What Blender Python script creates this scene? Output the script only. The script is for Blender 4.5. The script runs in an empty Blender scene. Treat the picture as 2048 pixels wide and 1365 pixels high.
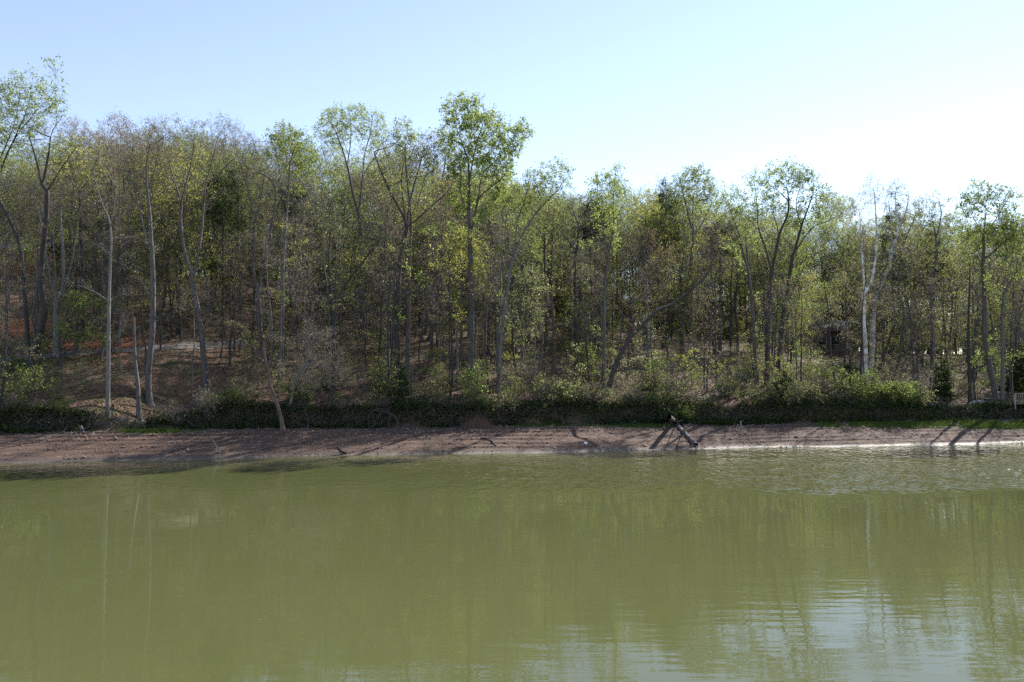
import bpy, math, random
import numpy as np
from mathutils import Vector, Matrix

SC = bpy.context.scene
COL = SC.collection
R = math.radians
rng = np.random.default_rng(11)
random.seed(5)

# ------------------------------------------------------------------ camera model
FPX, HC, YH = 1593.0, 6.0, 745.0
PITCH = math.atan((YH - 682.5) / FPX)
FWD = np.array([0, math.cos(PITCH), math.sin(PITCH)])
UPV = np.array([0, -math.sin(PITCH), math.cos(PITCH)])

def ray(px, py):
    return FWD + np.array([1., 0, 0]) * ((px - 1024) / FPX) + UPV * ((682.5 - py) / FPX)

def at(px, py, D):
    d = ray(px, py)
    return np.array([0, 0, HC]) + d * (D / d[1])

def topx(P):
    v = np.asarray(P, float) - np.array([0, 0, HC])
    w = v @ FWD
    return 1024 + FPX * v[..., 0] / w, 682.5 - FPX * (v @ UPV) / w

# ------------------------------------------------------------------ terrain
def sm(x, a, b):
    x = np.clip((x - a) / (b - a), 0, 1)
    return x * x * (3 - 2 * x)

def vnoise(x, y, s=0):
    def h(i, j):
        n = np.sin(i * 127.1 + j * 311.7 + s * 74.7) * 43758.5453
        return n - np.floor(n)
    xi, yi = np.floor(x), np.floor(y)
    fx, fy = x - xi, y - yi
    fx = fx * fx * (3 - 2 * fx); fy = fy * fy * (3 - 2 * fy)
    a = h(xi, yi) * (1 - fx) + h(xi + 1, yi) * fx
    b = h(xi, yi + 1) * (1 - fx) + h(xi + 1, yi + 1) * fx
    return (a * (1 - fy) + b * fy) * 2 - 1

def shore_t(X, Y):
    w = .35 * np.sin(.21 * X + 1) + .2 * np.sin(.53 * X) + .1 * np.sin(1.3 * X)
    w = w * np.exp(-(X / 120.) ** 2)
    return (Y - (59.7 + .195 * np.clip(X, -150, 150))) * .981 + w

def height(X, Y):
    X = np.asarray(X, float); Y = np.asarray(Y, float)
    t = shore_t(X, Y)
    # beach with wave-cut terraces left by the falling lake level
    zb = .19 * t
    q = zb / .21 + .7 * vnoise(X * .06, t * .0 + 3, 2) + .5 * vnoise(X * .045, t * .35, 8) + .10 * vnoise(X * .5, t * .6, 4)
    fr = q - np.floor(q)
    zt = (np.floor(q) + sm(fr, .0, .22)) * .21 - .7 * .21 * vnoise(X * .06, t * .0 + 3, 2)
    wt = sm(t, .15, .8) * (1 - sm(t, 7.0, 8.0)) * (.2 + .55 * sm(vnoise(X * .13, t * .5, 17), -.5, .6))
    zb = zb * (1 - wt) + zt * wt + .02 * vnoise(X * 1.7, t * 2.3, 9) * sm(t, -.2, .5)
    zb = np.where(t < 0, np.maximum(.19 * t, -4.0), np.minimum(zb, .19 * 8.2))
    cutw = .5 * vnoise(X * .4, X * 0 + 1, 6)
    gully = np.exp(-((X + 29.5 - .10 * (t - 8)) / 3.4) ** 2)
    rise = 1.35 * (1 - .9 * gully) * (1 - .3 * sm(X, 30, 45))
    cut = rise * sm(t + cutw, 7.9, 8.75)
    slope = np.interp(X, [-60, -35, -15, 10, 30, 60], [.37, .36, .27, .245, .20, .17])
    zmax = np.interp(X, [-80, -30, 0, 20, 40, 70], [21, 20, 17, 14.5, 11.5, 10])
    hl = slope * np.maximum(t - 8.4, 0)
    k = 2.0
    hm = zmax - 2.9
    hl = -np.log(np.exp(-np.minimum(hl, 60) / k) + np.exp(-hm / k)) * k + np.log(1 + np.exp(-hm / k)) * k
    hl = hl - 2.6 * gully * sm(t, 8, 14) * (1 - sm(t, 16, 23))
    rough = (.22 * vnoise(X * .23, Y * .23, 1) + .10 * vnoise(X * .8, Y * .8, 3) + .05 * vnoise(X * 2.1, Y * 2.1, 5)) * sm(t, 8.2, 10)
    far = sm(t, 120, 400) * 14
    z = zb + cut + hl + rough - far
    near = np.minimum((12 - Y) * .4, 4.4)
    return np.where(Y < 20, np.maximum(z, near), z)

def hz(x, y):
    return float(height(np.array([x]), np.array([y]))[0])

def ground_at(px, py, lo=50, hi=230):
    d = ray(px, py)
    D = np.arange(lo, hi, .06)
    P = np.array([0, 0, HC]) + np.outer(D / d[1], d)
    below = P[:, 2] < height(P[:, 0], P[:, 1])
    i = int(np.argmax(below)) if below.any() else len(D) - 1
    return P[i]

def ground_on_column(px, t):
    """point of the ground that stands at distance t behind the waterline on a picture column"""
    u = (px - 1024) / FPX
    Y = (59.7 + t / .981) / (1 - .195 * u)
    X = u * Y
    return np.array([X, Y, hz(X, Y)])

# ------------------------------------------------------------------ scene helpers
def tag(o, label=None, cat=None, group=None, kind=None):
    if label: o['label'] = label
    if cat: o['category'] = cat
    if group: o['group'] = group
    if kind: o['kind'] = kind
    return o

def empty(name, loc):
    o = bpy.data.objects.new(name, None)
    o.empty_display_size = .3
    o.location = [float(c) for c in loc]
    COL.objects.link(o)
    return o

def mesh_obj(name, V, F, mats, parent=None, midx=None, smooth=False, loc=None):
    """F: list of (k x n) integer arrays, all faces of one array having n corners"""
    V = np.asarray(V, np.float32)
    me = bpy.data.meshes.new(name)
    F = [np.asarray(f, np.int32) for f in F if len(f)]
    nl = sum(f.size for f in F); nf = sum(len(f) for f in F)
    me.vertices.add(len(V)); me.vertices.foreach_set('co', V.ravel())
    me.loops.add(nl); me.polygons.add(nf)
    me.loops.foreach_set('vertex_index', np.concatenate([f.ravel() for f in F]))
    tot = np.concatenate([np.full(len(f), f.shape[1], np.int32) for f in F])
    st = np.concatenate([[0], np.cumsum(tot)[:-1]]).astype(np.int32)
    me.polygons.foreach_set('loop_start', st)
    if midx is not None:
        me.polygons.foreach_set('material_index', np.concatenate([np.full(len(f), m, np.int32) for f, m in zip(F, midx)]))
    if smooth:
        me.polygons.foreach_set('use_smooth', np.ones(nf, bool))
    for m in (mats if isinstance(mats, (list, tuple)) else [mats]):
        me.materials.append(m)
    me.update(calc_edges=True)
    o = bpy.data.objects.new(name, me)
    if parent is not None: o.parent = parent
    if loc is not None: o.location = [float(c) for c in loc]
    COL.objects.link(o)
    return o

def norm(v):
    return v / np.maximum(np.linalg.norm(v, axis=-1, keepdims=True), 1e-9)

class Boxes:
    def __init__(s): s.V = []; s.F = []; s.n = 0
    def hexa(s, pts):
        s.V.append(np.asarray(pts, float)); b = s.n
        s.F.append(np.array([[0, 3, 2, 1], [4, 5, 6, 7], [0, 1, 5, 4], [1, 2, 6, 5], [2, 3, 7, 6], [3, 0, 4, 7]]) + b)
        s.n += 8
    def box(s, x0, x1, y0, y1, z0, z1):
        s.hexa([(x0, y0, z0), (x1, y0, z0), (x1, y1, z0), (x0, y1, z0), (x0, y0, z1), (x1, y0, z1), (x1, y1, z1), (x0, y1, z1)])
    def build(s, name, mat, parent=None, loc=None):
        return mesh_obj(name, np.concatenate(s.V), [np.concatenate(s.F)], mat, parent, loc=loc)

# ------------------------------------------------------------------ materials
def new_mat(name):
    m = bpy.data.materials.new(name); m.use_nodes = True
    nt = m.node_tree; nt.nodes.clear()
    out = nt.nodes.new('ShaderNodeOutputMaterial')
    def N(t, **kw):
        n = nt.nodes.new(t)
        for k, v in kw.items():
            if k in n.inputs: n.inputs[k].default_value = v
            else: setattr(n, k, v)
        return n
    L = lambda a, b: nt.links.new(a, b)
    return m, N, L, out

def ramp(N, pts):
    r = N('ShaderNodeValToRGB')
    e = r.color_ramp.elements
    while len(e) < len(pts): e.new(.5)
    for i, (p, c) in enumerate(pts):
        e[i].position = p; e[i].color = (*c, 1) if len(c) == 3 else c
    return r

def bark_mat(name, dark, light, scale=5., patch=None):
    m, N, L, out = new_mat(name)
    tc = N('ShaderNodeTexCoord'); mp = N('ShaderNodeMapping'); mp.inputs['Scale'].default_value = (1, 1, .18)
    L(tc.outputs['Object'], mp.inputs['Vector'])
    no = N('ShaderNodeTexNoise', Scale=scale * 2, Detail=6., Roughness=.65); L(mp.outputs['Vector'], no.inputs['Vector'])
    rp = ramp(N, [(.32, dark), (.68, light)]); L(no.outputs['Fac'], rp.inputs['Fac'])
    col = rp.outputs['Color']
    if patch:
        n2 = N('ShaderNodeTexNoise', Scale=1.3, Detail=4.); L(tc.outputs['Object'], n2.inputs['Vector'])
        r2 = ramp(N, [(.48, (0, 0, 0)), (.56, (1, 1, 1))]); L(n2.outputs['Fac'], r2.inputs['Fac'])
        mx = N('ShaderNodeMixRGB'); L(r2.outputs['Color'], mx.inputs['Fac']); L(col, mx.inputs['Color1']); mx.inputs['Color2'].default_value = (*patch, 1)
        col = mx.outputs['Color']
    oi = N('ShaderNodeObjectInfo'); hsv = N('ShaderNodeHueSaturation')
    mr = N('ShaderNodeMapRange'); mr.inputs['To Min'].default_value = .75; mr.inputs['To Max'].default_value = 1.25
    L(oi.outputs['Random'], mr.inputs['Value']); L(mr.outputs['Result'], hsv.inputs['Value']); L(col, hsv.inputs['Color'])
    bp = N('ShaderNodeBump', Strength=.7, Distance=.05); L(no.outputs['Fac'], bp.inputs['Height'])
    b = N('ShaderNodeBsdfPrincipled', Roughness=.9); L(hsv.outputs['Color'], b.inputs['Base Color']); L(bp.outputs['Normal'], b.inputs['Normal'])
    L(b.outputs['BSDF'], out.inputs['Surface'])
    return m

def leaf_mat(name, c0, c1, trans=.5, tint=(1.2, 1.2, .85)):
    m, N, L, out = new_mat(name)
    g = N('ShaderNodeNewGeometry'); rp = ramp(N, [(0, c0), (1, c1)]); L(g.outputs['Random Per Island'], rp.inputs['Fac'])
    oi = N('ShaderNodeObjectInfo'); hsv = N('ShaderNodeHueSaturation')
    mr = N('ShaderNodeMapRange'); mr.inputs['To Min'].default_value = .8; mr.inputs['To Max'].default_value = 1.2
    L(oi.outputs['Random'], mr.inputs['Value']); L(mr.outputs['Result'], hsv.inputs['Value']); L(rp.outputs['Color'], hsv.inputs['Color'])
    d = N('ShaderNodeBsdfDiffuse'); L(hsv.outputs['Color'], d.inputs['Color'])
    mul = N('ShaderNodeMixRGB', blend_type='MULTIPLY'); mul.inputs['Fac'].default_value = 1; mul.inputs['Color2'].default_value = (*tint, 1)
    L(hsv.outputs['Color'], mul.inputs['Color1'])
    tr = N('ShaderNodeBsdfTranslucent'); L(mul.outputs['Color'], tr.inputs['Color'])
    mx = N('ShaderNodeMixShader'); mx.inputs['Fac'].default_value = trans
    L(d.outputs['BSDF'], mx.inputs[1]); L(tr.outputs['BSDF'], mx.inputs[2]); L(mx.outputs['Shader'], out.inputs['Surface'])
    return m

def plain_mat(name, c, rough=.8, var=.25, scale=6.):
    m, N, L, out = new_mat(name)
    tc = N('ShaderNodeTexCoord'); no = N('ShaderNodeTexNoise', Scale=scale, Detail=5.); L(tc.outputs['Object'], no.inputs['Vector'])
    lo = tuple(x * (1 - var) for x in c); hi = tuple(min(1, x * (1 + var)) for x in c)
    rp = ramp(N, [(.3, lo), (.7, hi)]); L(no.outputs['Fac'], rp.inputs['Fac'])
    b = N('ShaderNodeBsdfPrincipled', Roughness=rough); L(rp.outputs['Color'], b.inputs['Base Color'])
    L(b.outputs['BSDF'], out.inputs['Surface'])
    return m

BARK = {
    'grey': bark_mat('bark_grey', (.055, .049, .046), (.145, .13, .122)),
    'dark': bark_mat('bark_dark', (.024, .021, .02), (.07, .062, .057)),
    'brown': bark_mat('bark_brown', (.055, .04, .034), (.14, .105, .085)),
    'pale': bark_mat('bark_pale', (.085, .078, .075), (.20, .19, .18)),
    'white': bark_mat('bark_white', (.60, .59, .56), (.86, .85, .82), 3., (.40, .37, .33)),
    'rust': bark_mat('bark_rust', (.11, .065, .045), (.22, .16, .13), 5.),
    'twig': bark_mat('bark_twig', (.06, .05, .048), (.125, .107, .10)),
    'drift': bark_mat('driftwood', (.14, .12, .10), (.36, .33, .29)),
}
LEAF = {
    'green': leaf_mat('leaf_fresh_green', (.155, .20, .065), (.26, .31, .125), .68),
    'bright': leaf_mat('leaf_bright_green', (.19, .24, .08), (.29, .35, .145), .68),
    'yellow': leaf_mat('leaf_yellow_green', (.22, .24, .075), (.34, .34, .125), .68),
    'olive': leaf_mat('leaf_olive', (.15, .165, .08), (.25, .26, .14), .68),
    'silver': leaf_mat('leaf_silver', (.20, .22, .13), (.31, .33, .21), .68),
    'rust': leaf_mat('bud_rust', (.20, .155, .11), (.31, .25, .175), .5, (1.1, 1, .8)),
    'bud': leaf_mat('bud_grey', (.19, .17, .115), (.30, .275, .18), .5, (1.1, 1, .8)),
    'tan': leaf_mat('bud_tan', (.26, .20, .13), (.42, .35, .25), .35, (1.1, 1, .8)),
    'dark': leaf_mat('leaf_dark_evergreen', (.018, .032, .014), (.045, .07, .026), .25),
    'pine': leaf_mat('needle_pine', (.024, .04, .024), (.055, .078, .042), .25),
    'shade': leaf_mat('leaf_undergrowth', (.045, .07, .022), (.095, .125, .042), .45),
    'grass': leaf_mat('grass_blade', (.10, .15, .03), (.19, .25, .06), .5),
    'litter': leaf_mat('dead_leaf', (.10, .05, .028), (.22, .125, .075), .2, (1, 1, 1)),
    'flower': leaf_mat('flower_pale_blue', (.35, .40, .58), (.62, .66, .78), .3, (1, 1, 1)),
}

# ------------------------------------------------------------------ tree growth (space colonisation)
def colonize(P0, par0, att, step=.5, kill=1., iters=120, rg=rng, up=.12, jit=.25, maxn=5000):
    P = np.zeros((maxn, 3)); par = np.full(maxn, -1, int); nch = np.zeros(maxn, int)
    n = len(P0); P[:n] = P0; par[:n] = par0
    for p in par0:
        if p >= 0: nch[p] += 1
    att = np.asarray(att, float).copy()
    d2 = np.full(len(att), 1e18); near = np.zeros(len(att), int)
    new = np.arange(n)
    for it in range(iters):
        for c in range(0, len(new), 256):
            ids = new[c:c + 256]
            dd = ((att[:, None, :] - P[ids][None]) ** 2).sum(-1)
            j = dd.argmin(1); v = dd[np.arange(len(att)), j]
            b = v < d2
            d2[b] = v[b]; near[b] = ids[j[b]]
        keep = (d2 > kill * kill) & (nch[near] < 4)
        att, d2, near = att[keep], d2[keep], near[keep]
        if not len(att): break
        v = norm(att - P[near])
        u, inv = np.unique(near, return_inverse=True)
        acc = np.zeros((len(u), 3)); np.add.at(acc, inv, v)
        acc = norm(acc) + rg.normal(0, jit, (len(u), 3)); acc[:, 2] += up
        q = P[u] + norm(acc) * step
        if n + len(u) >= maxn: break
        P[n:n + len(u)] = q; par[n:n + len(u)] = u; nch[u] += 1
        new = np.arange(n, n + len(u)); n += len(u)
    return P[:n], par[:n]

def radii(P, par, Rb, rt=.012):
    n = len(P); A = np.zeros(n); kids = np.zeros(n, int)
    for i in range(n - 1, -1, -1):
        if A[i] == 0: A[i] = 1
        if par[i] >= 0: A[par[i]] += A[i]
    if A[0] < 14:  # a dead stem with a few stubs of limbs
        r = np.full(n, .2 * Rb); first = {}
        for i in range(n - 1, 0, -1): first[par[i]] = i
        i = 0
        while i is not None: r[i] = Rb; i = first.get(i)
        return r, A
    ex = max(math.log(A[0]) / math.log(max(Rb / rt, 1.5)), .8)
    return rt * A ** (1 / ex), A

def tubes(P, par, r, A, sides_big=7, sides_small=4, flare=0.):
    n = len(P)
    main = np.full(n, -1, int)
    order = np.argsort(A, kind='stable')
    for i in order:
        if par[i] >= 0: main[par[i]] = i
    din = np.zeros((n, 3)); ok = par >= 0
    din[ok] = norm(P[ok] - P[par[ok]])
    root = ~ok
    hasm = main >= 0
    dout = din.copy(); dout[hasm] = norm(P[main[hasm]] - P[hasm])
    din[root] = dout[root]
    d = norm(din + dout)
    def rings(C, D, rad, k):
        ref = np.tile([0., 1., 0.], (len(C), 1)); ref[np.abs(D[:, 1]) > .9] = [1., 0, 0]
        a = norm(np.cross(D, ref)); b = np.cross(D, a)
        th = np.arange(k) * 2 * math.pi / k
        return C[:, None] + rad[:, None, None] * (np.cos(th)[None, :, None] * a[:, None] + np.sin(th)[None, :, None] * b[:, None])
    rr = r.copy()
    V = []; F = []; off = 0
    kid = np.where(ok)[0]
    big = r[kid] > .05
    for sel, k in ((kid[big], sides_big), (kid[~big], sides_small)):
        if not len(sel): continue
        ismain = main[par[sel]] == sel
        used = np.unique(np.concatenate([sel, par[sel][ismain]]))
        idx = np.full(n, -1, int); idx[used] = np.arange(len(used))
        rad = rr[used]
        V.append(rings(P[used], d[used], rad, k).reshape(-1, 3))
        side = sel[~ismain]
        V.append(rings(P[par[side]], norm(P[side] - P[par[side]]), r[side] * 1.1, k).reshape(-1, 3))
        start = np.zeros(len(sel), int)
        start[ismain] = idx[par[sel][ismain]]
        start[~ismain] = len(used) + np.arange(len(side))
        s0 = start * k + off; s1 = idx[sel] * k + off
        j = np.arange(k); j2 = (j + 1) % k
        q = np.stack([s0[:, None] + j, s0[:, None] + j2, s1[:, None] + j2, s1[:, None] + j], -1).reshape(-1, 4)
        F.append(q)
        off += (len(used) + len(side)) * k
    return np.concatenate(V), np.concatenate(F), d

def leaf_quads(C, axis, size, rg, width=.55, fold=.15):
    n = len(C)
    nn = norm(np.cross(axis, rg.normal(0, 1, (n, 3))))
    s = norm(np.cross(axis, nn))
    L = size[:, None]
    v0 = C; v1 = C + axis * L * .45 + s * L * width * .5 + nn * L * fold; v2 = C + axis * L; v3 = C + axis * L * .45 - s * L * width * .5 + nn * L * fold
    V = np.stack([v0, v1, v2, v3], 1).reshape(-1, 3)
    F = np.arange(4 * n).reshape(-1, 4)
    return V, F

def twig_pyr(C, D, L, r):
    n = len(C)
    ref = np.tile([0., 1., .1], (n, 1)); a = norm(np.cross(D, ref)); b = np.cross(D, a)
    th = np.arange(3) * 2 * math.pi / 3
    base = C[:, None] + r[:, None, None] * (np.cos(th)[None, :, None] * a[:, None] + np.sin(th)[None, :, None] * b[:, None])
    V = np.concatenate([base, (C + D * L[:, None])[:, None]], 1).reshape(-1, 3)
    i = np.arange(n)[:, None] * 4
    F = np.stack([np.concatenate([i, i + 1, i + 3], 1), np.concatenate([i + 1, i + 2, i + 3], 1), np.concatenate([i + 2, i, i + 3], 1)], 1).reshape(-1, 3)
    return V, F

def crown_geo(P, par, d, A, rg, tw=2, per=2.5, size=.16, tlen=(.35, .9), amax=3, up=.35, needle=False, flat=False, keep=None):
    tip = np.where((A <= amax) & (par >= 0))[0]
    if keep is not None: tip = tip[keep(P[tip])]
    C = np.repeat(P[tip], tw, 0); D0 = np.repeat(d[tip], tw, 0)
    C = C + rg.normal(0, .12, C.shape)
    rnd = rg.normal(0, 1, C.shape)
    if flat: rnd[:, 2] *= .25
    D = norm(D0 * .8 + rnd * .65 + np.array([0, 0, up]))
    L = rg.uniform(*tlen, len(C))
    TV, TF = twig_pyr(C, D, L, np.full(len(C), .009))
    m = int(len(C) * per)
    if m:
        k = rg.integers(0, len(C), m)
        f = rg.uniform(.25, 1.05, m)
        pos = C[k] + D[k] * (L[k] * f)[:, None] + rg.normal(0, .06, (m, 3))
        nc = max(1, m // 10); own = rg.integers(0, nc, m); tuft = rg.uniform(0, 1, m) < .55   # tufts at the twig ends
        pos = np.where(tuft[:, None], pos[own] + rg.normal(0, .13, (m, 3)), pos); k = np.where(tuft, k[own], k)
        ax = norm(D[k] * .6 + rg.normal(0, 1, (m, 3)))
        if flat: ax[:, 2] *= .4; ax = norm(ax)
        LV, LF = leaf_quads(pos, ax, size * rg.uniform(.55, 1.35, m), rg, .22 if needle else .75)
        return np.concatenate([TV, LV]), TF, LF + len(TV)
    return TV, TF, np.zeros((0, 4), int)

STYLE = {  # twigs per tip, leaves per twig, leaf size, leaf material
    'bare': (4, .6, .10, 'bud'), 'bud': (4, 2.0, .11, 'bud'), 'rust': (4, 3.0, .12, 'rust'),
    'sparse': (3, 5.2, .145, 'green'), 'olive': (3, 3.6, .14, 'olive'), 'green': (3, 6.0, .155, 'green'),
    'bright': (3, 8.5, .17, 'bright'), 'yellow': (3, 5.0, .155, 'yellow'), 'silver': (3, 4.5, .13, 'silver'),
    'tan': (5, 3.0, .11, 'tan'), 'pine': (4, 10, .28, 'pine'), 'dark': (4, 7, .18, 'dark'), 'none': (2, 0, .1, 'bud'), 'shade': (3, 4, .15, 'shade'),
}

def build_tree(root, P, par, Rb, style, bark, rg, rt=.016, amax=3, flat=False, twig_bark='twig', up=.35, dens=1., keep=None, tlen=(.35, .9), parts=('trunk', 'crown'), taper=.6, thin=1.):
    """meshes of one tree below its Empty; P is relative to the tree's base"""
    r, A = radii(P, par, Rb, rt)
    h = P[:, 2]
    s = np.zeros(len(P))
    for i in range(1, len(P)): s[i] = s[par[i]] + np.linalg.norm(P[i] - P[par[i]]) if par[i] >= 0 else 0
    r = np.maximum(r * (1 - taper * np.clip(s / max(s.max(), .1), 0, 1)), .006)
    r = r * (1 + .55 * np.exp(-np.maximum(h, 0) / .35) * (A > A.max() * .5))
    V, F, d = tubes(P, par, r, A)
    mesh_obj(parts[0], V, [F], BARK[bark], root, smooth=True)
    tw, per, size, lm = STYLE[style]
    per *= tw / max(1, round(tw * thin)) ; tw = max(1, round(tw * thin))
    V, TF, LF = crown_geo(P, par, d, A, rg, tw, per * dens, size, tlen, amax, up, style == 'pine', flat, keep)
    if len(V):
        mesh_obj(parts[1], V, [TF, LF], [BARK[twig_bark], LEAF[lm]], root, midx=[0, 1])

def polyline(pts, step):
    pts = np.asarray(pts, float)
    out = [pts[0]]
    # Catmull-Rom through the points, resampled
    ext = np.concatenate([[2 * pts[0] - pts[1]], pts, [2 * pts[-1] - pts[-2]]])
    dense = []
    for i in range(1, len(ext) - 2):
        t = np.linspace(0, 1, 16, endpoint=False)[:, None]
        p0, p1, p2, p3 = ext[i - 1:i + 3]
        dense.append(.5 * (2 * p1 + (p2 - p0) * t + (2 * p0 - 5 * p1 + 4 * p2 - p3) * t ** 2 + (3 * p1 - p0 - 3 * p2 + p3) * t ** 3))
    dense = np.concatenate(dense + [pts[-1:]])
    acc = 0
    for a, b in zip(dense[:-1], dense[1:]):
        acc += np.linalg.norm(b - a)
        if acc >= step: out.append(b); acc = 0
    if np.linalg.norm(out[-1] - pts[-1]) > step * .3: out.append(pts[-1])
    return np.array(out)

def skeleton(trunk, limbs, step=.55):
    """trunk, limbs: world polylines; limbs hang on the nearest node"""
    P = list(polyline(trunk, step)); par = [-1] + list(range(len(P) - 1))
    for lb in limbs:
        q = polyline(lb, step)
        j = int(np.argmin(((np.array(P) - q[0]) ** 2).sum(1)))
        for k, p in enumerate(q[1:] if np.linalg.norm(q[0] - P[j]) < step * 1.2 else q):
            par.append(j); P.append(p); j = len(P) - 1
    return np.array(P), np.array(par)

def ellipsoid(n, c, rad, rg, shell=.35):
    v = norm(rg.normal(0, 1, (n, 3))); q = rg.uniform(0, 1, n) ** shell
    return c + v * q[:, None] * rad

def add_side_limbs(P, par, rg, z0, n=12):
    """thin short limbs on the middle of the stem"""
    P = list(P); par = list(par); N0 = len(P); zt = max(p[2] for p in P)
    cand = [i for i in range(3, N0) if .22 < (P[i][2] - z0) / (zt - z0) < .97]
    for i in (rg.choice(cand, min(n, len(cand)), replace=False) if cand else ()):
        a = rg.uniform(0, 6.28); d = np.array([math.cos(a), math.sin(a), rg.uniform(.1, .8)]); j = int(i); 
        for k in range(rg.integers(3, 8)):
            d = norm(d + rg.normal(0, .22, 3) + np.array([0, 0, .05])); P.append(P[j] + d * .4); par.append(j); j = len(P) - 1
            if k > 1 and rg.uniform() < .5:
                e = norm(d + rg.normal(0, .6, 3)); P.append(P[j] + e * .4); par.append(j); P.append(P[-1] + e * .35); par.append(len(P) - 2)
    return np.array(P), np.array(par)

# ------------------------------------------------------------------ traced trees
def hero(name, label, cat, base, trunk, limbs=(), blobs=(), r=5, style='sparse', bark='grey', t=None, dens=1., group=None, step=.42, kill=.55, twig='twig', spread=.5, amax=3, natt=1.35, up=.12, tlen=(.35, .9)):
    rg = np.random.default_rng(abs(hash((base[0], base[1]))) % 100000)
    G = ground_on_column(base[0], t) if t is not None else ground_at(*base)
    D = G[1]; mpp = D / FPX
    def line(pts, D0, sway):
        L = 0; out = []; prev = None
        ph = rg.uniform(-1, 1); ph2 = rg.uniform(-1, 1)
        for p in pts:
            if prev is not None: L += math.hypot(p[0] - prev[0], p[1] - prev[1]) * mpp
            out.append(at(p[0], p[1], D0 + sway * (ph * L * .5 + .3 * ph2 * math.sin(L * .5))))
            prev = p
        return np.array(out)
    tk = line([base] + list(trunk), D, .08)
    tk[0] = G - np.array([0, 0, .25])
    lb = [line(l, D, spread) for l in limbs]
    # a limb starts where it leaves the trunk
    for l in lb:
        j = np.argmin(((tk[:, [0, 2]] - l[0, [0, 2]]) ** 2).sum(1)); l += np.array([0, tk[j, 1] - l[0, 1], 0])
    P, par = skeleton(tk, lb, .55)
    att = []
    for (cx, cy, rx, ry) in blobs:
        c = at(cx, cy, D); rad = np.array([rx * mpp, min(max(rx, .7 * ry) * mpp, 6.5), ry * mpp])
        c[1] += rg.uniform(-.25, .25) * rad[1]
        vol = rad[0] * rad[1] * rad[2]
        att.append(ellipsoid(int(min(1500, 120 + 22 * vol) * natt), c, rad, rg))
    if att:
        P, par = add_side_limbs(P, par, rg, G[2])
        P, par = colonize(P, par, np.concatenate(att), step, kill, 140, rg, up=up, maxn=14000)
    root = empty(name, G)
    tag(root, label, cat, group)
    build_tree(root, P - G, par, r * mpp * RK, style, bark, rg, dens=dens, twig_bark=twig, amax=amax, tlen=tlen)
    return root

H = hero
RK = .82
# left part of the wood
H('tree', 'tall sparsely budding tree leaning out of the photo, highest crown over the left slope', 'tree', (58, 727), [(53, 640), (46, 560), (41, 500), (20, 442), (0, 404), (-18, 360)],
  [[(-10, 382), (0, 366), (32, 290), (75, 232), (105, 200), (124, 168)], [(-15, 368), (8, 320), (36, 250), (46, 190), (40, 152)], [(-4, 398), (30, 382), (60, 364), (77, 346), (80, 330)], [(36, 280), (62, 220), (74, 150)], [(-18, 360), (-40, 290), (-20, 200)]],
  [(25, 235, 55, 85), (68, 200, 22, 55), (108, 205, 22, 40), (-45, 260, 50, 90)], 5.5, 'sparse', 'dark', spread=.35)
H('tree', 'bare grey tree with a thick split trunk leaning beside the gravel path', 'tree', (63, 730), [(84, 648), (88, 613), (82, 566), (84, 518), (92, 440), (95, 370)],
  [[(95, 385), (80, 320), (68, 280), (64, 245)], [(95, 372), (106, 310), (112, 270), (135, 235)], [(94, 400), (125, 350), (160, 300)], [(84, 520), (72, 490), (52, 440)]],
  [(85, 280, 45, 55), (130, 270, 35, 45)], 9, 'bare', 'dark')
H('tree', 'clump of pale stems spreading from one grey trunk just above the gravel path', 'tree', (112, 716), [(112, 650), (112, 604), (108, 570)],
  [[(110, 590), (100, 545), (90, 495), (82, 440), (70, 390)], [(110, 575), (113, 545), (109, 480), (112, 400)], [(113, 604), (127, 575), (127, 500), (122, 430), (128, 370)], [(124, 600), (136, 560), (147, 515), (154, 470), (165, 400)]],
  [(110, 390, 60, 60)], 7, 'bare', 'pale')
H('small_tree', 'low dark tree with mossy limbs reaching over the gravel path', 'tree', (121, 722), [(121, 705)],
  [[(121, 708), (120, 670), (132, 630), (142, 605)], [(121, 706), (132, 672), (150, 640), (168, 622)], [(122, 712), (150, 690), (176, 652), (205, 620)], [(123, 714), (150, 704), (172, 700), (186, 684)]],
  [(150, 600, 26, 16), (205, 612, 22, 14), (200, 678, 24, 9)], 3.5, 'green', 'dark', t=18)
H('tree', 'slim pale trunk rising straight from the mouth of the gully', 'tree', (215, 836), [(216, 760), (217, 690), (218, 600), (221, 520), (222, 462), (216, 430), (211, 388), (214, 350)],
  [[(221, 475), (232, 420), (240, 360)], [(216, 430), (200, 380), (188, 330)]], [(205, 330, 30, 45)], 5.5, 'bare', 'pale')
H('tree', 'thin pale wavy trunk beyond the path, curving to the left high up', 'tree', (238, 692), [(240, 620), (242, 552), (255, 475), (256, 417), (247, 365), (250, 320)],
  [[(256, 430), (275, 370), (290, 320)]], [(255, 310, 35, 45)], 4.2, 'rust', 'pale')
H('tree_snag', 'broken grey dead trunk with no branches standing at the gully mouth', 'dead tree', (278, 840), [(276, 780), (270, 720), (268, 660), (268, 634)], [[(270, 720), (279, 690), (276, 655)]], (), 6.5, 'none', 'grey')
H('tree', 'stout grey tree with a flared base on the bank by the gully', 'tree', (299, 808), [(296, 760), (301, 700), (305, 650), (306, 560), (300, 442), (294, 378), (293, 330), (300, 290)],
  [[(300, 500), (285, 430), (268, 360), (255, 310)], [(297, 400), (315, 340), (325, 280)], [(305, 600), (284, 560), (272, 540)]], [(300, 290, 50, 55), (265, 330, 30, 40)], 8, 'bud', 'grey')
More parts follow.
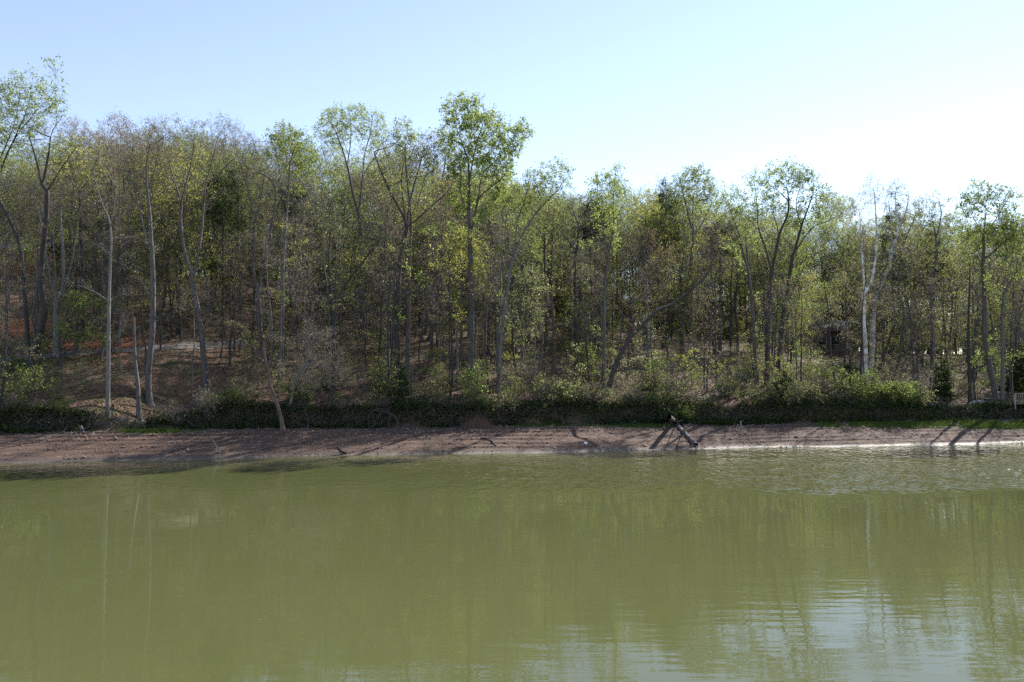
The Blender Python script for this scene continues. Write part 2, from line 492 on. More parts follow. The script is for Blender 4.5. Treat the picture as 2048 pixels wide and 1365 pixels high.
H('tree', 'large forked grey tree whose two limbs spread in a wide open V', 'tree', (409, 800), [(406, 705), (394, 612), (382, 555)],
  [[(383, 560), (365, 500), (358, 440), (358, 404), (346, 362), (332, 317), (322, 280)], [(384, 556), (400, 459), (406, 378), (419, 326), (430, 281), (440, 255)], [(358, 404), (375, 340), (385, 290)], [(406, 390), (440, 340), (470, 310)], [(346, 362), (315, 340), (300, 300)], [(372, 530), (340, 480), (325, 430)]],
  [(335, 280, 45, 50), (385, 290, 40, 55), (440, 275, 40, 45)], 7.5, 'bud', 'grey')
H('tree', 'grey bare tree forking low with dense purplish twigs, behind the bleached snag', 'tree', (520, 728), [(519, 650), (516, 584)],
  [[(516, 586), (506, 541), (506, 453), (500, 400), (480, 330)], [(517, 580), (525, 540), (538, 482), (544, 438), (564, 394), (585, 350)], [(506, 450), (520, 400), (530, 340)], [(541, 455), (550, 400), (545, 350)]],
  [(490, 320, 40, 55), (545, 360, 45, 50), (590, 350, 30, 40)], 7, 'bare', 'grey')
H('tree', 'straight grey trunk with a leafy crown, next right of the low-forking bare tree', 'tree', (563, 748), [(565, 640), (566, 540), (572, 450), (578, 370), (580, 300)], [[(572, 450), (600, 390), (615, 340)], [(576, 400), (556, 340), (550, 300)]], [(575, 300, 42, 50), (610, 330, 28, 40)], 4.5, 'green', 'grey')
H('pine_tree', 'reddish-brown straight trunk of a tall pine on the slope', 'pine tree', (588, 706), [(587, 620), (586, 540), (590, 460), (592, 390)], (), [(592, 390, 24, 14), (590, 425, 28, 10)], 4.5, 'pine', 'brown')
H('tree', 'dark tree in twin trunks forking out to the right, standing on sunlit leaf litter', 'tree', (667, 816), [(667, 730), (668, 651), (676, 599), (688, 575), (706, 538), (712, 480)], [[(670, 650), (664, 590), (658, 520), (662, 450)], [(690, 572), (730, 520), (760, 480)], [(671, 620), (650, 570), (630, 540)]],
  [(665, 440, 40, 50), (730, 470, 40, 45)], 5.5, 'olive', 'dark')
H('tree', 'tall tree with a double rounded crown of fine branches and thin leaves', 'tree', (725, 640), [(724, 560), (722, 470), (716, 420)],
  [[(716, 425), (705, 388), (693, 330), (676, 277), (660, 240)], [(717, 422), (724, 350), (728, 306), (738, 270), (745, 230)], [(693, 330), (700, 280), (700, 240)], [(705, 388), (660, 340), (640, 290)], [(724, 350), (755, 300), (768, 270)]],
  [(672, 262, 42, 48), (712, 250, 30, 38), (748, 260, 26, 42)], 6, 'sparse', 'grey', t=34, dens=1.3)
H('tree', 'big dark tree with a thick black trunk and wide knotted limbs', 'tree', (793, 770), [(795, 643), (796, 578), (798, 540), (806, 490), (815, 453)],
  [[(815, 455), (819, 418), (828, 377), (840, 336), (850, 295)], [(814, 458), (806, 394), (805, 350), (811, 318)], [(815, 446), (781, 383), (755, 324), (745, 290)], [(820, 455), (860, 418), (890, 392), (915, 360)], [(796, 600), (810, 580), (818, 560)], [(800, 520), (770, 490), (745, 450)]],
  [(800, 300, 42, 50), (850, 310, 40, 45), (765, 350, 35, 45), (895, 380, 30, 30)], 8, 'olive', 'dark', dens=.9)
H('tree', 'smooth grey pole-like trunk close behind the thick black trunk', 'tree', (815, 772), [(817, 600), (818, 540), (822, 440), (812, 340), (810, 280)], [[(822, 440), (845, 380), (850, 330)]], [(808, 275, 24, 38)], 6, 'green', 'grey')
H('tree', 'tallest tree of the wood, crowned with dense bright green leaves', 'tree', (941, 770), [(942, 660), (943, 557), (940, 480), (938, 424), (938, 365), (936, 300)],
  [[(942, 470), (948, 438), (957, 394), (966, 347), (998, 315), (1030, 280)], [(938, 430), (922, 390), (921, 336), (908, 290)], [(957, 394), (1000, 360), (1025, 330)], [(938, 365), (950, 300), (965, 250)], [(936, 320), (915, 260), (905, 225)]],
  [(932, 228, 34, 36), (965, 262, 46, 44), (1010, 290, 40, 44), (1046, 262, 22, 20), (900, 220, 20, 20), (905, 285, 30, 40), (935, 320, 45, 45), (990, 345, 42, 34), (1000, 390, 25, 20), (930, 400, 30, 30)], 8.5, 'bright', 'grey', dens=1.1, natt=1.5)
H('tree_snag', 'grey snapped trunk with a pale broken top, beside the tallest tree', 'dead tree', (951, 742), [(952, 690), (953, 637)], (), (), 4, 'none', 'pale')
H('tree', 'grey tree bending right near its top, left of the tallest tree', 'tree', (863, 724), [(863, 640), (864, 584), (876, 553), (890, 500), (892, 440)], [[(876, 553), (862, 490), (850, 440)], [(890, 500), (915, 450), (930, 420)]], [(890, 420, 35, 45), (860, 440, 25, 40)], 5.5, 'bud', 'grey')
H('tree', 'dark slender tree with a crooked neck, right of the tallest tree', 'tree', (976, 714), [(978, 640), (978, 613), (988, 573), (986, 500), (980, 430)], [[(988, 575), (1004, 540), (1006, 480)]], [(985, 420, 35, 45)], 4.2, 'olive', 'dark')
H('tree', 'grey tree leaning right whose long limbs sweep up to an open crown', 'tree', (995, 796), [(1000, 720), (1004, 657), (1014, 585), (1020, 541), (1030, 502)],
  [[(1030, 504), (1046, 470), (1074, 426), (1101, 396), (1120, 376), (1130, 350)], [(1034, 500), (1050, 492), (1074, 478), (1110, 460), (1130, 440)], [(1030, 502), (1034, 450), (1050, 400), (1060, 360)], [(1020, 541), (1010, 480), (1015, 420)]],
  [(1105, 362, 42, 42), (1065, 390, 40, 45), (1030, 420, 30, 40)], 5.5, 'sparse', 'grey')
H('tree_snag', 'straight grey dead pole under the silvery leaves, right of the right-leaning tree', 'dead tree', (1068, 795), [(1069, 730), (1071, 654)], (), (), 3.6, 'none', 'grey')
H('small_tree', 'silvery pale-leaved small tree in front of the right-leaning tree', 'tree', (1046, 770), [(1046, 720), (1040, 660), (1042, 620)], [[(1042, 680), (1060, 640), (1065, 600)], [(1044, 700), (1025, 650), (1018, 610)]], [(1040, 635, 45, 60), (1060, 570, 35, 35)], 2.6, 'silver', 'grey', dens=1.2)
H('tree', 'dark thin trunk with a leafy top, first of the close pair of straight trunks', 'tree', (1086, 744), [(1091, 660), (1092, 600), (1089, 520), (1088, 450)], (), [(1085, 440, 28, 40)], 4.2, 'olive', 'dark')
H('tree', 'brown straight trunk, second of the close pair of straight trunks', 'tree', (1106, 744), [(1108, 671), (1104, 600), (1104, 520), (1106, 440)], (), [(1108, 430, 26, 35)], 4.6, 'olive', 'brown')
H('tree', 'dark straight tree whose level limbs branch off like a candelabrum', 'tree', (1154, 740), [(1152, 650), (1151, 588), (1150, 519), (1155, 490), (1157, 450), (1165, 410)],
  [[(1152, 503), (1131, 476), (1116, 458)], [(1155, 500), (1180, 489), (1205, 487)], [(1156, 480), (1180, 466), (1206, 460)], [(1157, 450), (1145, 420), (1140, 395)]],
  [(1155, 425, 42, 42), (1195, 470, 25, 18), (1120, 455, 22, 22)], 5.5, 'bare', 'dark')
H('tree', 'slender tree topped by two narrow feathery spires', 'tree', (1207, 780), [(1209, 671), (1209, 600), (1216, 520), (1227, 453), (1227, 390), (1232, 345)], [[(1216, 510), (1205, 450), (1197, 400), (1194, 365)]], [(1231, 375, 20, 46), (1196, 385, 18, 38), (1222, 430, 25, 25)], 4.2, 'sparse', 'grey', dens=1.5)
H('tree', 'yellow-green tree standing behind the arching trunk, crown below the skyline', 'tree', (1290, 690), [(1290, 600), (1287, 520), (1290, 450)], [[(1288, 530), (1310, 480), (1325, 440)]], [(1290, 430, 35, 50), (1320, 450, 25, 40)], 4.0, 'yellow', 'grey', t=32)
H('arching_tree', 'leafless dark trunk arching far to the right over the bank', 'tree', (1212, 790), [(1231, 733), (1256, 682), (1281, 655), (1315, 621), (1342, 610), (1376, 585), (1412, 552), (1427, 513)],
  [[(1318, 620), (1345, 619), (1352, 612)], [(1376, 585), (1400, 575), (1430, 565)], [(1250, 694), (1262, 650), (1268, 620)]], [(1425, 510, 24, 24)], 7.2, 'bare', 'dark', spread=.15)
H('tree', 'tree with a broad fan of fine branches rising to a pale green dome', 'tree', (1364, 705), [(1365, 640), (1374, 580), (1386, 491), (1386, 440)], [[(1386, 460), (1372, 400), (1362, 355)], [(1386, 445), (1390, 390), (1395, 345)], [(1386, 480), (1420, 420), (1430, 380)], [(1386, 500), (1345, 440), (1338, 400)]],
  [(1388, 380, 42, 48), (1355, 390, 22, 40), (1420, 395, 22, 40)], 5.5, 'sparse', 'grey', dens=1.4)
H('tree', 'grey tree leaning left in long parallel limbs, left of the great twin-trunked tree', 'tree', (1513, 768), [(1507, 660), (1503, 600), (1497, 546), (1487, 508), (1476, 464), (1456, 410)], [[(1487, 508), (1465, 460), (1445, 425)], [(1498, 550), (1490, 480), (1490, 430)], [(1480, 495), (1460, 480), (1440, 478)]], [(1460, 415, 35, 40), (1490, 430, 28, 40)], 5.2, 'sparse', 'grey', dens=1.2)
H('tree', 'great dark tree with an upright trunk, left stem of the spreading pair', 'tree', (1533, 772), [(1535, 690), (1536, 616), (1543, 545)],
  [[(1543, 547), (1532, 503), (1516, 455), (1513, 407), (1508, 365)], [(1543, 543), (1558, 470), (1576, 420), (1570, 350)], [(1558, 470), (1545, 420), (1550, 370)], [(1516, 460), (1495, 440), (1480, 425)]],
  [(1515, 365, 24, 28), (1565, 355, 34, 34), (1540, 400, 34, 35), (1590, 350, 24, 22)], 6.5, 'green', 'dark')
H('tree', 'great dark tree sweeping up to the right, right stem of the spreading pair', 'tree', (1551, 772), [(1562, 670), (1565, 640), (1580, 546), (1584, 514)],
  [[(1584, 516), (1602, 450), (1620, 400), (1625, 360)], [(1565, 640), (1583, 588), (1599, 551), (1628, 500)], [(1586, 508), (1620, 460), (1650, 445), (1672, 440)], [(1600, 455), (1590, 410), (1600, 370)]],
  [(1610, 370, 30, 35), (1645, 400, 24, 30), (1600, 430, 34, 35)], 6.0, 'green', 'dark')
H('tree', 'straight grey trunk before the dark-roofed house', 'tree', (1650, 692), [(1649, 600), (1650, 520), (1650, 450), (1655, 410)], [[(1650, 480), (1675, 440), (1690, 415)]], [(1655, 425, 30, 40), (1690, 420, 22, 30)], 4.6, 'yellow', 'grey')
H('sycamore_tree', 'sycamore with bright white upright trunk forking into two white limbs', 'tree', (1729, 758), [(1730, 699), (1727, 643), (1727, 589)], [[(1727, 592), (1723, 541), (1719, 474), (1716, 420)], [(1728, 588), (1742, 554), (1750, 487), (1747, 407), (1742, 365)], [(1750, 480), (1765, 430), (1770, 390)]], [(1742, 390, 24, 42), (1715, 420, 20, 35)], 6.2, 'bud', 'white', twig='pale')
H('sycamore_tree', 'sycamore with white trunk leaning and bending to the right', 'tree', (1742, 742), [(1746, 652), (1752, 598), (1767, 559), (1780, 530), (1782, 498)], [[(1782, 500), (1792, 466), (1788, 400), (1794, 362)], [(1781, 505), (1779, 440), (1772, 395)], [(1790, 470), (1810, 420), (1815, 385)]], [(1792, 395, 26, 40), (1812, 410, 14, 30)], 6.6, 'bud', 'white', twig='pale')
H('tree', 'grey straight trunk just right of the two white trunks', 'tree', (1800, 715), [(1799, 640), (1797, 560), (1798, 480)], [[(1798, 500), (1820, 450), (1830, 420)]], [(1800, 450, 30, 40), (1830, 440, 22, 35)], 4.4, 'olive', 'grey')
H('leaning_tree', 'short dark trunk leaning right behind the white trunks', 'tree', (1752, 750), [(1765, 715), (1778, 680), (1792, 640)], [[(1765, 715), (1780, 700), (1798, 695)]], (), 4.5, 'none', 'dark')
H('tree', 'grey tree with a forked limb rising right, between the sycamores and the dock', 'tree', (1870, 745), [(1866, 680), (1862, 600), (1864, 546), (1873, 514), (1871, 471), (1863, 430)], [[(1873, 512), (1890, 490), (1903, 468)], [(1864, 550), (1850, 500), (1835, 465)], [(1871, 475), (1880, 430), (1875, 400)]], [(1865, 415, 32, 35), (1895, 450, 22, 25), (1838, 455, 18, 25)], 5.2, 'olive', 'grey')
H('tree', 'tall tree leaning by the dock under a broad bright green crown', 'tree', (1994, 808), [(1986, 765), (1979, 733), (1970, 671), (1969, 600), (1967, 540), (1968, 470), (1972, 420)], [[(1968, 480), (1940, 430), (1925, 400)], [(1968, 470), (1995, 430), (2015, 395)], [(1968, 520), (2000, 490), (2025, 470)]], [(1955, 405, 36, 38), (2000, 410, 36, 38), (1970, 470, 50, 28), (2028, 460, 30, 35)], 7, 'green', 'grey', dens=1.25)
H('tree', 'slim dark trunk nearest on the left of the flowering mound', 'tree', (1940, 808), [(1938, 740), (1937, 677), (1938, 600), (1940, 540)], (), [(1938, 520, 30, 45)], 4.4, 'olive', 'dark')
H('tree', 'slim dark trunk standing through the edge of the dock', 'tree', (2005, 815), [(2005, 720), (2005, 640), (2010, 560), (2015, 500)], [[(2008, 580), (2035, 530), (2045, 500)]], [(2025, 480, 35, 45)], 4.6, 'green', 'grey')
# crowns at and just under the skyline
H('tree', 'rust-budding crown leaning right beyond the bare split trunk', 'tree', (140, 660), [(142, 560), (140, 460), (148, 380), (160, 320)], [[(146, 400), (175, 350), (200, 310)], [(148, 380), (130, 330), (130, 300)]], [(160, 275, 34, 32), (195, 300, 38, 36), (140, 330, 30, 30)], 4.6, 'rust', 'dark', t=36)
H('tree', 'pinkish budding round crown on the skyline above the gully', 'tree', (240, 640), [(240, 540), (238, 440), (240, 350)], [[(238, 400), (260, 330), (265, 290)], [(239, 420), (215, 340), (215, 300)]], [(240, 270, 40, 38), (215, 310, 30, 35), (275, 300, 28, 40)], 4.6, 'rust', 'grey', t=40)
H('tree', 'yellow-budding tree with leaves in a flat spray below the skyline', 'tree', (165, 690), [(165, 560), (160, 440), (160, 370)], [[(160, 400), (140, 350), (130, 300)], [(160, 380), (185, 330), (195, 290)]], [(155, 300, 40, 22), (185, 345, 35, 22), (120, 340, 30, 30)], 3.6, 'yellow', 'dark', t=27, dens=.8)
H('tree', 'purplish bare crown on the skyline right of the forked V tree', 'tree', (480, 640), [(478, 520), (476, 420), (480, 340)], [[(477, 400), (455, 330), (440, 270)], [(478, 380), (500, 320), (510, 280)]], [(455, 275, 34, 42), (500, 300, 30, 40)], 4.6, 'bare', 'grey', t=38)
H('cedar_tree', 'dark evergreen crown half hidden behind the forked V tree', 'tree', (445, 640), [(446, 540), (446, 440), (447, 360)], (), [(446, 385, 30, 34), (440, 425, 36, 26)], 4, 'dark', 'dark', t=30)
H('tree', 'green-topped tree on the skyline left of the double rounded crown', 'tree', (590, 640), [(590, 520), (582, 420), (576, 330)], [[(584, 430), (610, 360), (622, 310)]], [(574, 285, 30, 34), (615, 310, 26, 36)], 4.6, 'bright', 'grey', t=40, dens=.8)
H('tree', 'thin grey-twigged tree between the double crown and the tallest tree', 'tree', (870, 640), [(868, 520), (866, 420), (866, 340)], [[(867, 420), (885, 350), (892, 300)]], [(865, 300, 28, 38), (893, 290, 20, 40)], 4.4, 'bud', 'grey', t=40)
H('tree', 'yellow-green rounded tree tucked under the right edge of the tallest crown', 'tree', (1015, 640), [(1015, 540), (1012, 450), (1012, 400)], (), [(1010, 395, 40, 36), (1045, 400, 28, 30)], 4.2, 'yellow', 'grey', t=40, dens=1.2)
H('small_tree', 'bright yellow-leaved tree shining before the trunk of the tallest tree', 'tree', (915, 740), [(914, 660), (916, 590), (920, 540)], [[(916, 590), (945, 530), (955, 490)], [(914, 620), (885, 560), (880, 510)]], [(925, 490, 40, 38), (895, 525, 32, 36), (955, 530, 26, 50)], 3.0, 'yellow', 'grey', t=17, dens=1.2)
H('pine_tree', 'dark layered pine reaching the skyline behind the pale green dome', 'pine tree', (1328, 640), [(1330, 540), (1331, 460), (1332, 385)], (), [(1331, 400, 20, 9), (1331, 425, 28, 9), (1332, 452, 32, 10), (1328, 480, 36, 10), (1331, 382, 9, 10)], 4.6, 'pine', 'brown', t=38)
H('pine_tree', 'dark layered pine behind the candelabrum tree', 'pine tree', (1190, 640), [(1191, 540), (1191, 460), (1190, 395)], (), [(1190, 405, 18, 9), (1190, 430, 30, 9), (1188, 456, 32, 10), (1192, 480, 30, 10)], 4.6, 'pine', 'brown', t=38)
H('pine_tree', 'dark spreading pine left of the great spreading pair', 'pine tree', (1440, 650), [(1440, 560), (1440, 500), (1441, 455)], (), [(1440, 462, 30, 9), (1440, 485, 36, 10), (1436, 508, 30, 9)], 4.4, 'pine', 'brown', t=36)
# bleached trees on the shore
H('tree_snag', 'leaning dead trunk with a rusty stripped base at the top of the mud bank', 'dead tree', (566, 862), [(563, 840), (556, 815), (549, 797), (541, 772), (535, 735), (529, 712), (528, 690), (529, 682)], [[(541, 780), (520, 776), (501, 777), (484, 760)], [(530, 725), (515, 710), (508, 690), (498, 660)], [(512, 705), (516, 740), (512, 762)], [(532, 726), (540, 755)]], (), 5.0, 'none', 'rust', twig='pale')
H('small_tree', 'small crooked white-barked tree with tan buds beside the leaning dead trunk', 'tree', (575, 838), [(583, 800), (590, 765), (596, 748), (612, 727), (617, 712), (625, 695), (640, 688)], [[(617, 708), (628, 720), (627, 738)], [(640, 690), (655, 688), (668, 692)], [(598, 748), (610, 752)], [(622, 705), (612, 690), (602, 676)]], [(632, 674, 34, 16), (610, 700, 26, 22), (655, 745, 40, 34), (612, 770, 30, 24)], 3.6, 'tan', 'pale', t=8.9, dens=1.2, twig='drift')

# ------------------------------------------------------------------ prototype trees for the wood behind
def proto_tree(seed, Ht, crown0, wid, style, bark, rb, natt=1500, fork=None, dens=1.):
    rg = np.random.default_rng(seed)
    n = 7
    z = np.linspace(0, Ht * (crown0 + .12), n)
    wob = np.cumsum(rg.normal(0, .16, (n, 2)), 0); wob[0] = 0
    P, par = skeleton(np.column_stack([wob, z]), [], .7)
    att = []
    k = rg.integers(5, 8)
    for i in range(k):
        f = (i + .5) / k
        rr = wid * (.55 + .55 * math.sin(math.pi * min(1, f * .8 + .15)))
        c = np.array([*(rg.normal(0, wid * .38, 2)), Ht * (crown0 + (.93 - crown0) * f)])
        att.append(ellipsoid(natt // k, c, np.array([rr, rr, Ht * (1 - crown0) / k * .8]), rg))
    P, par = add_side_limbs(P, par, rg, 0, 9)
    P, par = colonize(P, par, np.concatenate(att), .45, .6, 140, rg, maxn=9000)
    root = empty('tree', (0, 0, 0))
    P = P - np.array([0, 0, .3])
    build_tree(root, P, par, rb * 1.15, style, bark, rg, dens=dens * .5, thin=.5, tlen=(.4, 1.0))
    return root

def proto_pine(seed, Ht, c0, wid):
    rg = np.random.default_rng(seed)
    P, par = skeleton(np.column_stack([np.zeros((5, 2)) + rg.normal(0, .05, (5, 2)), np.linspace(0, Ht, 5)]), [], .7)
    att = []
    for f in np.linspace(0, 1, 9):
        rr = wid * (1 - .75 * f)
        att.append(ellipsoid(90, np.array([0, 0, Ht * (c0 + (1 - c0) * f)]), np.array([rr, rr, .45]), rg, .5))
    P, par = colonize(P, par, np.concatenate(att), .5, .8, 60, rg, up=.02)
    root = empty('pine_tree', (0, 0, 0))
    build_tree(root, P - np.array([0, 0, .3]), par, .2, 'pine', 'brown', rg, tlen=(.25, .55), up=.1)
    return root

def proto_sapling(seed, Ht, wid, style, layers=6, rb=.04, dens=1.):
    rg = np.random.default_rng(seed)
    P, par = skeleton(np.column_stack([np.cumsum(rg.normal(0, .1, (5, 2)), 0) * np.linspace(0, 1, 5)[:, None], np.linspace(0, Ht * .95, 5)]), [], .35)
    att = []
    for f in np.linspace(.28, 1, layers):
        rr = wid * (1.05 - .6 * f) * rg.uniform(.7, 1.2)
        att.append(ellipsoid(26, np.array([*rg.normal(0, wid * .3, 2), Ht * f]), np.array([rr, rr, .22]), rg, .6))
    P, par = colonize(P, par, np.concatenate(att), .35, .5, 50, rg, up=.03)
    root = empty('sapling', (0, 0, 0))
    build_tree(root, P - np.array([0, 0, .1]), par, rb, style, 'twig', rg, rt=.008, flat=True, up=.02, dens=dens * .8, thin=.6, tlen=(.25, .6))
    return root

def proto_shrub(seed, Ht, wid, style, dens=1., stems=6, name='shrub', natt=260, parts=('stem', 'crown')):
    rg = np.random.default_rng(seed)
    P = [np.zeros(3)]; par = [-1]
    for i in range(stems):
        a = rg.uniform(0, 6.28); u = np.array([math.cos(a) * .45, math.sin(a) * .45, 1.])
        j = 0
        for k in range(3):
            P.append(P[j] + u * .25 + rg.normal(0, .04, 3)); par.append(j); j = len(P) - 1
    att = []
    for i in range(6):
        c = np.array([*rg.normal(0, wid * .42, 2), Ht * rg.uniform(.35, .75)])
        att.append(ellipsoid(natt // 6, c, np.array([wid * .5, wid * .5, Ht * .3]), rg))
    att = np.concatenate(att); att = att[att[:, 2] > .15]
    P, par = colonize(np.array(P), np.array(par), att, .28, .4, 60, rg, up=.1)
    root = empty(name, (0, 0, 0))
    build_tree(root, P - np.array([0, 0, .08]), par, .07, style, 'twig', rg, rt=.008, dens=dens, tlen=(.2, .55), parts=parts)
    return root

def kids(o):
    return [c for c in bpy.data.objects if c.parent == o]

def remember(root):
    return (root, [c for c in kids(root)])

used = set()
def place(proto, loc, sc, rz, label, cat, group, lean=(0, 0)):
    root, ch = proto
    if root.name not in used:
        used.add(root.name); o = root
    else:
        o = root.copy(); COL.objects.link(o)
        for c in ch:
            d = c.copy(); COL.objects.link(d); d.parent = o
    o.location = [float(v) for v in loc]; o.scale = (sc, sc, sc); o.rotation_euler = (lean[0], lean[1], rz)
    tag(o, label, cat, group)
    return o

PT = {}
def reg(kind, root, Ht): PT.setdefault(kind, []).append((remember(root), Ht))
for i, (Ht, c0, w) in enumerate([(22, .5, 3.4), (20, .45, 3.9), (24, .55, 3.6)]): reg('leafy', proto_tree(100 + i, Ht, c0, w, 'green', ['grey', 'dark', 'dark'][i], .17), Ht)
for i, (Ht, c0, w) in enumerate([(22, .5, 3.5), (20, .42, 3.3), (23, .45, 3.8)]): reg('olive', proto_tree(120 + i, Ht, c0, w, 'olive', ['dark', 'grey', 'brown'][i], .17, dens=1.0), Ht)
for i, (Ht, c0, w) in enumerate([(22, .45, 3.6), (21, .42, 3.8), (20, .5, 3.2)]): reg('bare', proto_tree(140 + i, Ht, c0, w, ['bare', 'bud', 'bud'][i], ['grey', 'pale', 'dark'][i], .16), Ht)
for i, (Ht, c0, w) in enumerate([(21, .45, 3.5), (22, .45, 3.3)]): reg('yellow', proto_tree(160 + i, Ht, c0, w, 'yellow', ['grey', 'dark'][i], .16), Ht)
for i, (Ht, c0, w) in enumerate([(21, .45, 3.5), (20, .45, 3.2)]): reg('rust', proto_tree(170 + i, Ht, c0, w, 'rust', 'grey', .15), Ht)
for i, (Ht, c0, w) in enumerate([(22, .55, 2.6), (20, .5, 3.0)]): reg('pine', proto_pine(180 + i, Ht, c0, w), Ht)

SKY_X = [-100, 0, 130, 200, 300, 430, 520, 560, 640, 700, 770, 800, 850, 880, 930, 1000, 1060, 1075, 1110, 1150, 1190, 1230, 1290, 1340, 1390, 1430, 1450, 1510, 1570, 1620, 1660, 1700, 1740, 1810, 1850, 1900, 1950, 2030, 2150]
SKY_Y = [260, 290, 260, 235, 232, 235, 262, 252, 255, 270, 265, 245, 275, 290, 300, 330, 350, 360, 350, 375, 380, 385, 355, 365, 380, 390, 385, 400, 400, 410, 390, 395, 400, 395, 400, 395, 400, 395, 400]
ZONES = [(330, 'above the gravel path'), (650, 'behind the leaning dead trunk'), (1080, 'around the tallest green tree'), (1450, 'behind the arching dark trunk'),
         (1830, 'around the white sycamores'), (9999, 'behind the dock')]
def zone(px):
    for i, (x, s) in enumerate(ZONES):
        if px < x: return i, s
KTEXT = {'leafy': 'slim straight tree with thin green leaves', 'olive': 'slim dark tree with small olive leaves', 'bare': 'slim grey bare or budding tree', 'yellow': 'slim tree with bright yellow-green leaves',
         'rust': 'slim tree with rust-coloured buds', 'pine': 'slim pine with dark needles'}
MIX = [('leafy', .16, .26), ('olive', .26, .22), ('bare', .28, .16), ('yellow', .06, .28), ('rust', .20, .02), ('pine', .04, .06)]
taken = [tuple(o.location[:2]) for o in COL.objects if o.parent is None and o.get('category') in ('tree', 'pine tree', 'dead tree')]
pts = []
tries = 0
NFILL = 235
while len(pts) < NFILL and tries < 9000:
    tries += 1
    px = rng.uniform(-60, 2110)
    t = 20 + 65 * rng.uniform(0, 1) ** .9
    if t < 27 and rng.uniform() < .5: continue
    G = ground_on_column(px, t)
    if any((G[0] - a) ** 2 + (G[1] - b) ** 2 < (1.9 if t < 40 else 2.3) ** 2 for a, b in taken): continue
    sky = np.interp(px, SKY_X, SKY_Y) - 8 - 16 * float(sm(np.array(px), 1050, 1200))
    # keep the small clearings round the two houses
    if (px < 70 and 38 < t < 52) or (1580 < px < 1700 and 42 < t < 60): continue
    topy = sky + abs(rng.normal(0, 1)) * (28 if t > 45 else 60) + (5 if t > 40 else 20)
    mpp = G[1] / FPX
    _, by = topx(G)
    Hm = (by - topy) * mpp
    Hm = min(Hm, rng.uniform(20, 27) if t < 40 else rng.uniform(22, 28))
    if Hm < 9: continue
    w = np.array([a + (b - a) * np.clip((px - 200) / 1400, 0, 1) for _, a, b in MIX]); w /= w.sum()
    kind = MIX[rng.choice(len(MIX), p=w)][0]
    pr, Ht = PT[kind][rng.integers(len(PT[kind]))]
    zi, zs = zone(px)
    far = 'far back ' if t > 45 else ''
    lab = f"{KTEXT[kind]} {far}{zs}"
    grp = f"{kind} trees {far}{zs}".replace('leafy', 'green')
    place(pr, G, Hm / Ht, rng.uniform(0, 6.28), lab, 'pine tree' if kind == 'pine' else 'tree', grp, (rng.normal(0, .02), rng.normal(0, .02)))
    taken.append((G[0], G[1])); pts.append((px, t))

# ------------------------------------------------------------------ young pole trees
def proto_pole(seed, Ht, style, bark, rb):
    rg = np.random.default_rng(seed)
    w = np.cumsum(rg.normal(0, .12, (6, 2)), 0); w[0] = 0
    P, par = skeleton(np.column_stack([w, np.linspace(0, Ht * .9, 6)]), [], .5)
    P, par = add_side_limbs(P, par, rg, 0, 9)
    att = [ellipsoid(60, np.array([*(w[-1] + rg.normal(0, .6, 2)), Ht * f]), np.array([1.2, 1.2, Ht * .09]), rg) for f in (.62, .75, .88, .98)]
    P, par = colonize(P, par, np.concatenate(att), .4, .6, 60, rg)
    root = empty('young_tree', (0, 0, 0))
    build_tree(root, P - np.array([0, 0, .3]), par, rb, style, bark, rg, rt=.01, dens=.7)
    return root
PO = [(remember(proto_pole(240 + i, h, s_, b_, r_)), h, k) for i, (h, s_, b_, r_, k) in enumerate([(11, 'olive', 'dark', .085, 'dark'), (13, 'bare', 'grey', .09, 'grey leafless'), (9, 'sparse', 'dark', .07, 'dark'), (12, 'bud', 'dark', .10, 'dark'), (14, 'bare', 'dark', .10, 'dark'), (10, 'yellow', 'grey', .07, 'grey leafy')])]
n = 0
while n < 290:
    px = rng.uniform(-40, 2090); t = 10.5 + 50 * rng.uniform(0, 1) ** 1.1
    if px < 480 and t < 22 and rng.uniform() < .5: continue
    G = ground_on_column(px, t)
    pr, h, k = PO[rng.integers(len(PO)) if t > 24 else rng.choice([1, 3, 4])]
    zi, zs = zone(px)
    place(pr, G, rng.uniform(.7, 1.25), rng.uniform(0, 6.28), f"thin {k} young pole tree {zs}", 'young tree', f"{k} young trees {zs}", (rng.normal(0, .04), rng.normal(0, .04)))
    n += 1

# ------------------------------------------------------------------ saplings and shrubs
SP = [(remember(proto_sapling(200 + i, h, w, s, rb=.04)), k) for i, (h, w, s, k) in enumerate([(5.5, 2.0, 'green', 'green'), (4.5, 1.8, 'yellow', 'yellow-green'), (6.5, 2.0, 'olive', 'olive'), (5., 1.7, 'silver', 'silvery'), (6.0, 1.8, 'bare', 'leafless'), (3.6, 1.7, 'olive', 'olive'), (7.5, 2.0, 'olive', 'olive'), (5.5, 1.9, 'bare', 'leafless')])]
n = 0
while n < 130:
    px = rng.uniform(-40, 2090); t = 9.8 + 34 * rng.uniform(0, 1) ** 1.3
    if px < 480 and t < 24 and rng.uniform() < .55: continue
    if px > 1900 and t < 14: continue
    G = ground_on_column(px, t)
    pr, k = SP[rng.integers(len(SP))]
    zi, zs = zone(px)
    place(pr, G, rng.uniform(.45, 1.1), rng.uniform(0, 6.28), f"thin {k} sapling in layered sprays {zs}", 'sapling', f"{k} saplings {zs}", (rng.normal(0, .05), rng.normal(0, .05)))
    n += 1
SH = [(remember(proto_shrub(300 + i, h, w, s, dens=d)), k) for i, (h, w, s, d, k) in enumerate([(1.9, 1.4, 'shade', 1., 'dark green'), (2.4, 1.5, 'green', .9, 'fresh green'), (1.6, 1.5, 'shade', 1.2, 'dark green'), (2.6, 1.6, 'olive', 1.2, 'olive'), (2.2, 1.7, 'bare', .8, 'bare twiggy'), (3.0, 1.8, 'bare', 1., 'bare twiggy')])]
n = 0
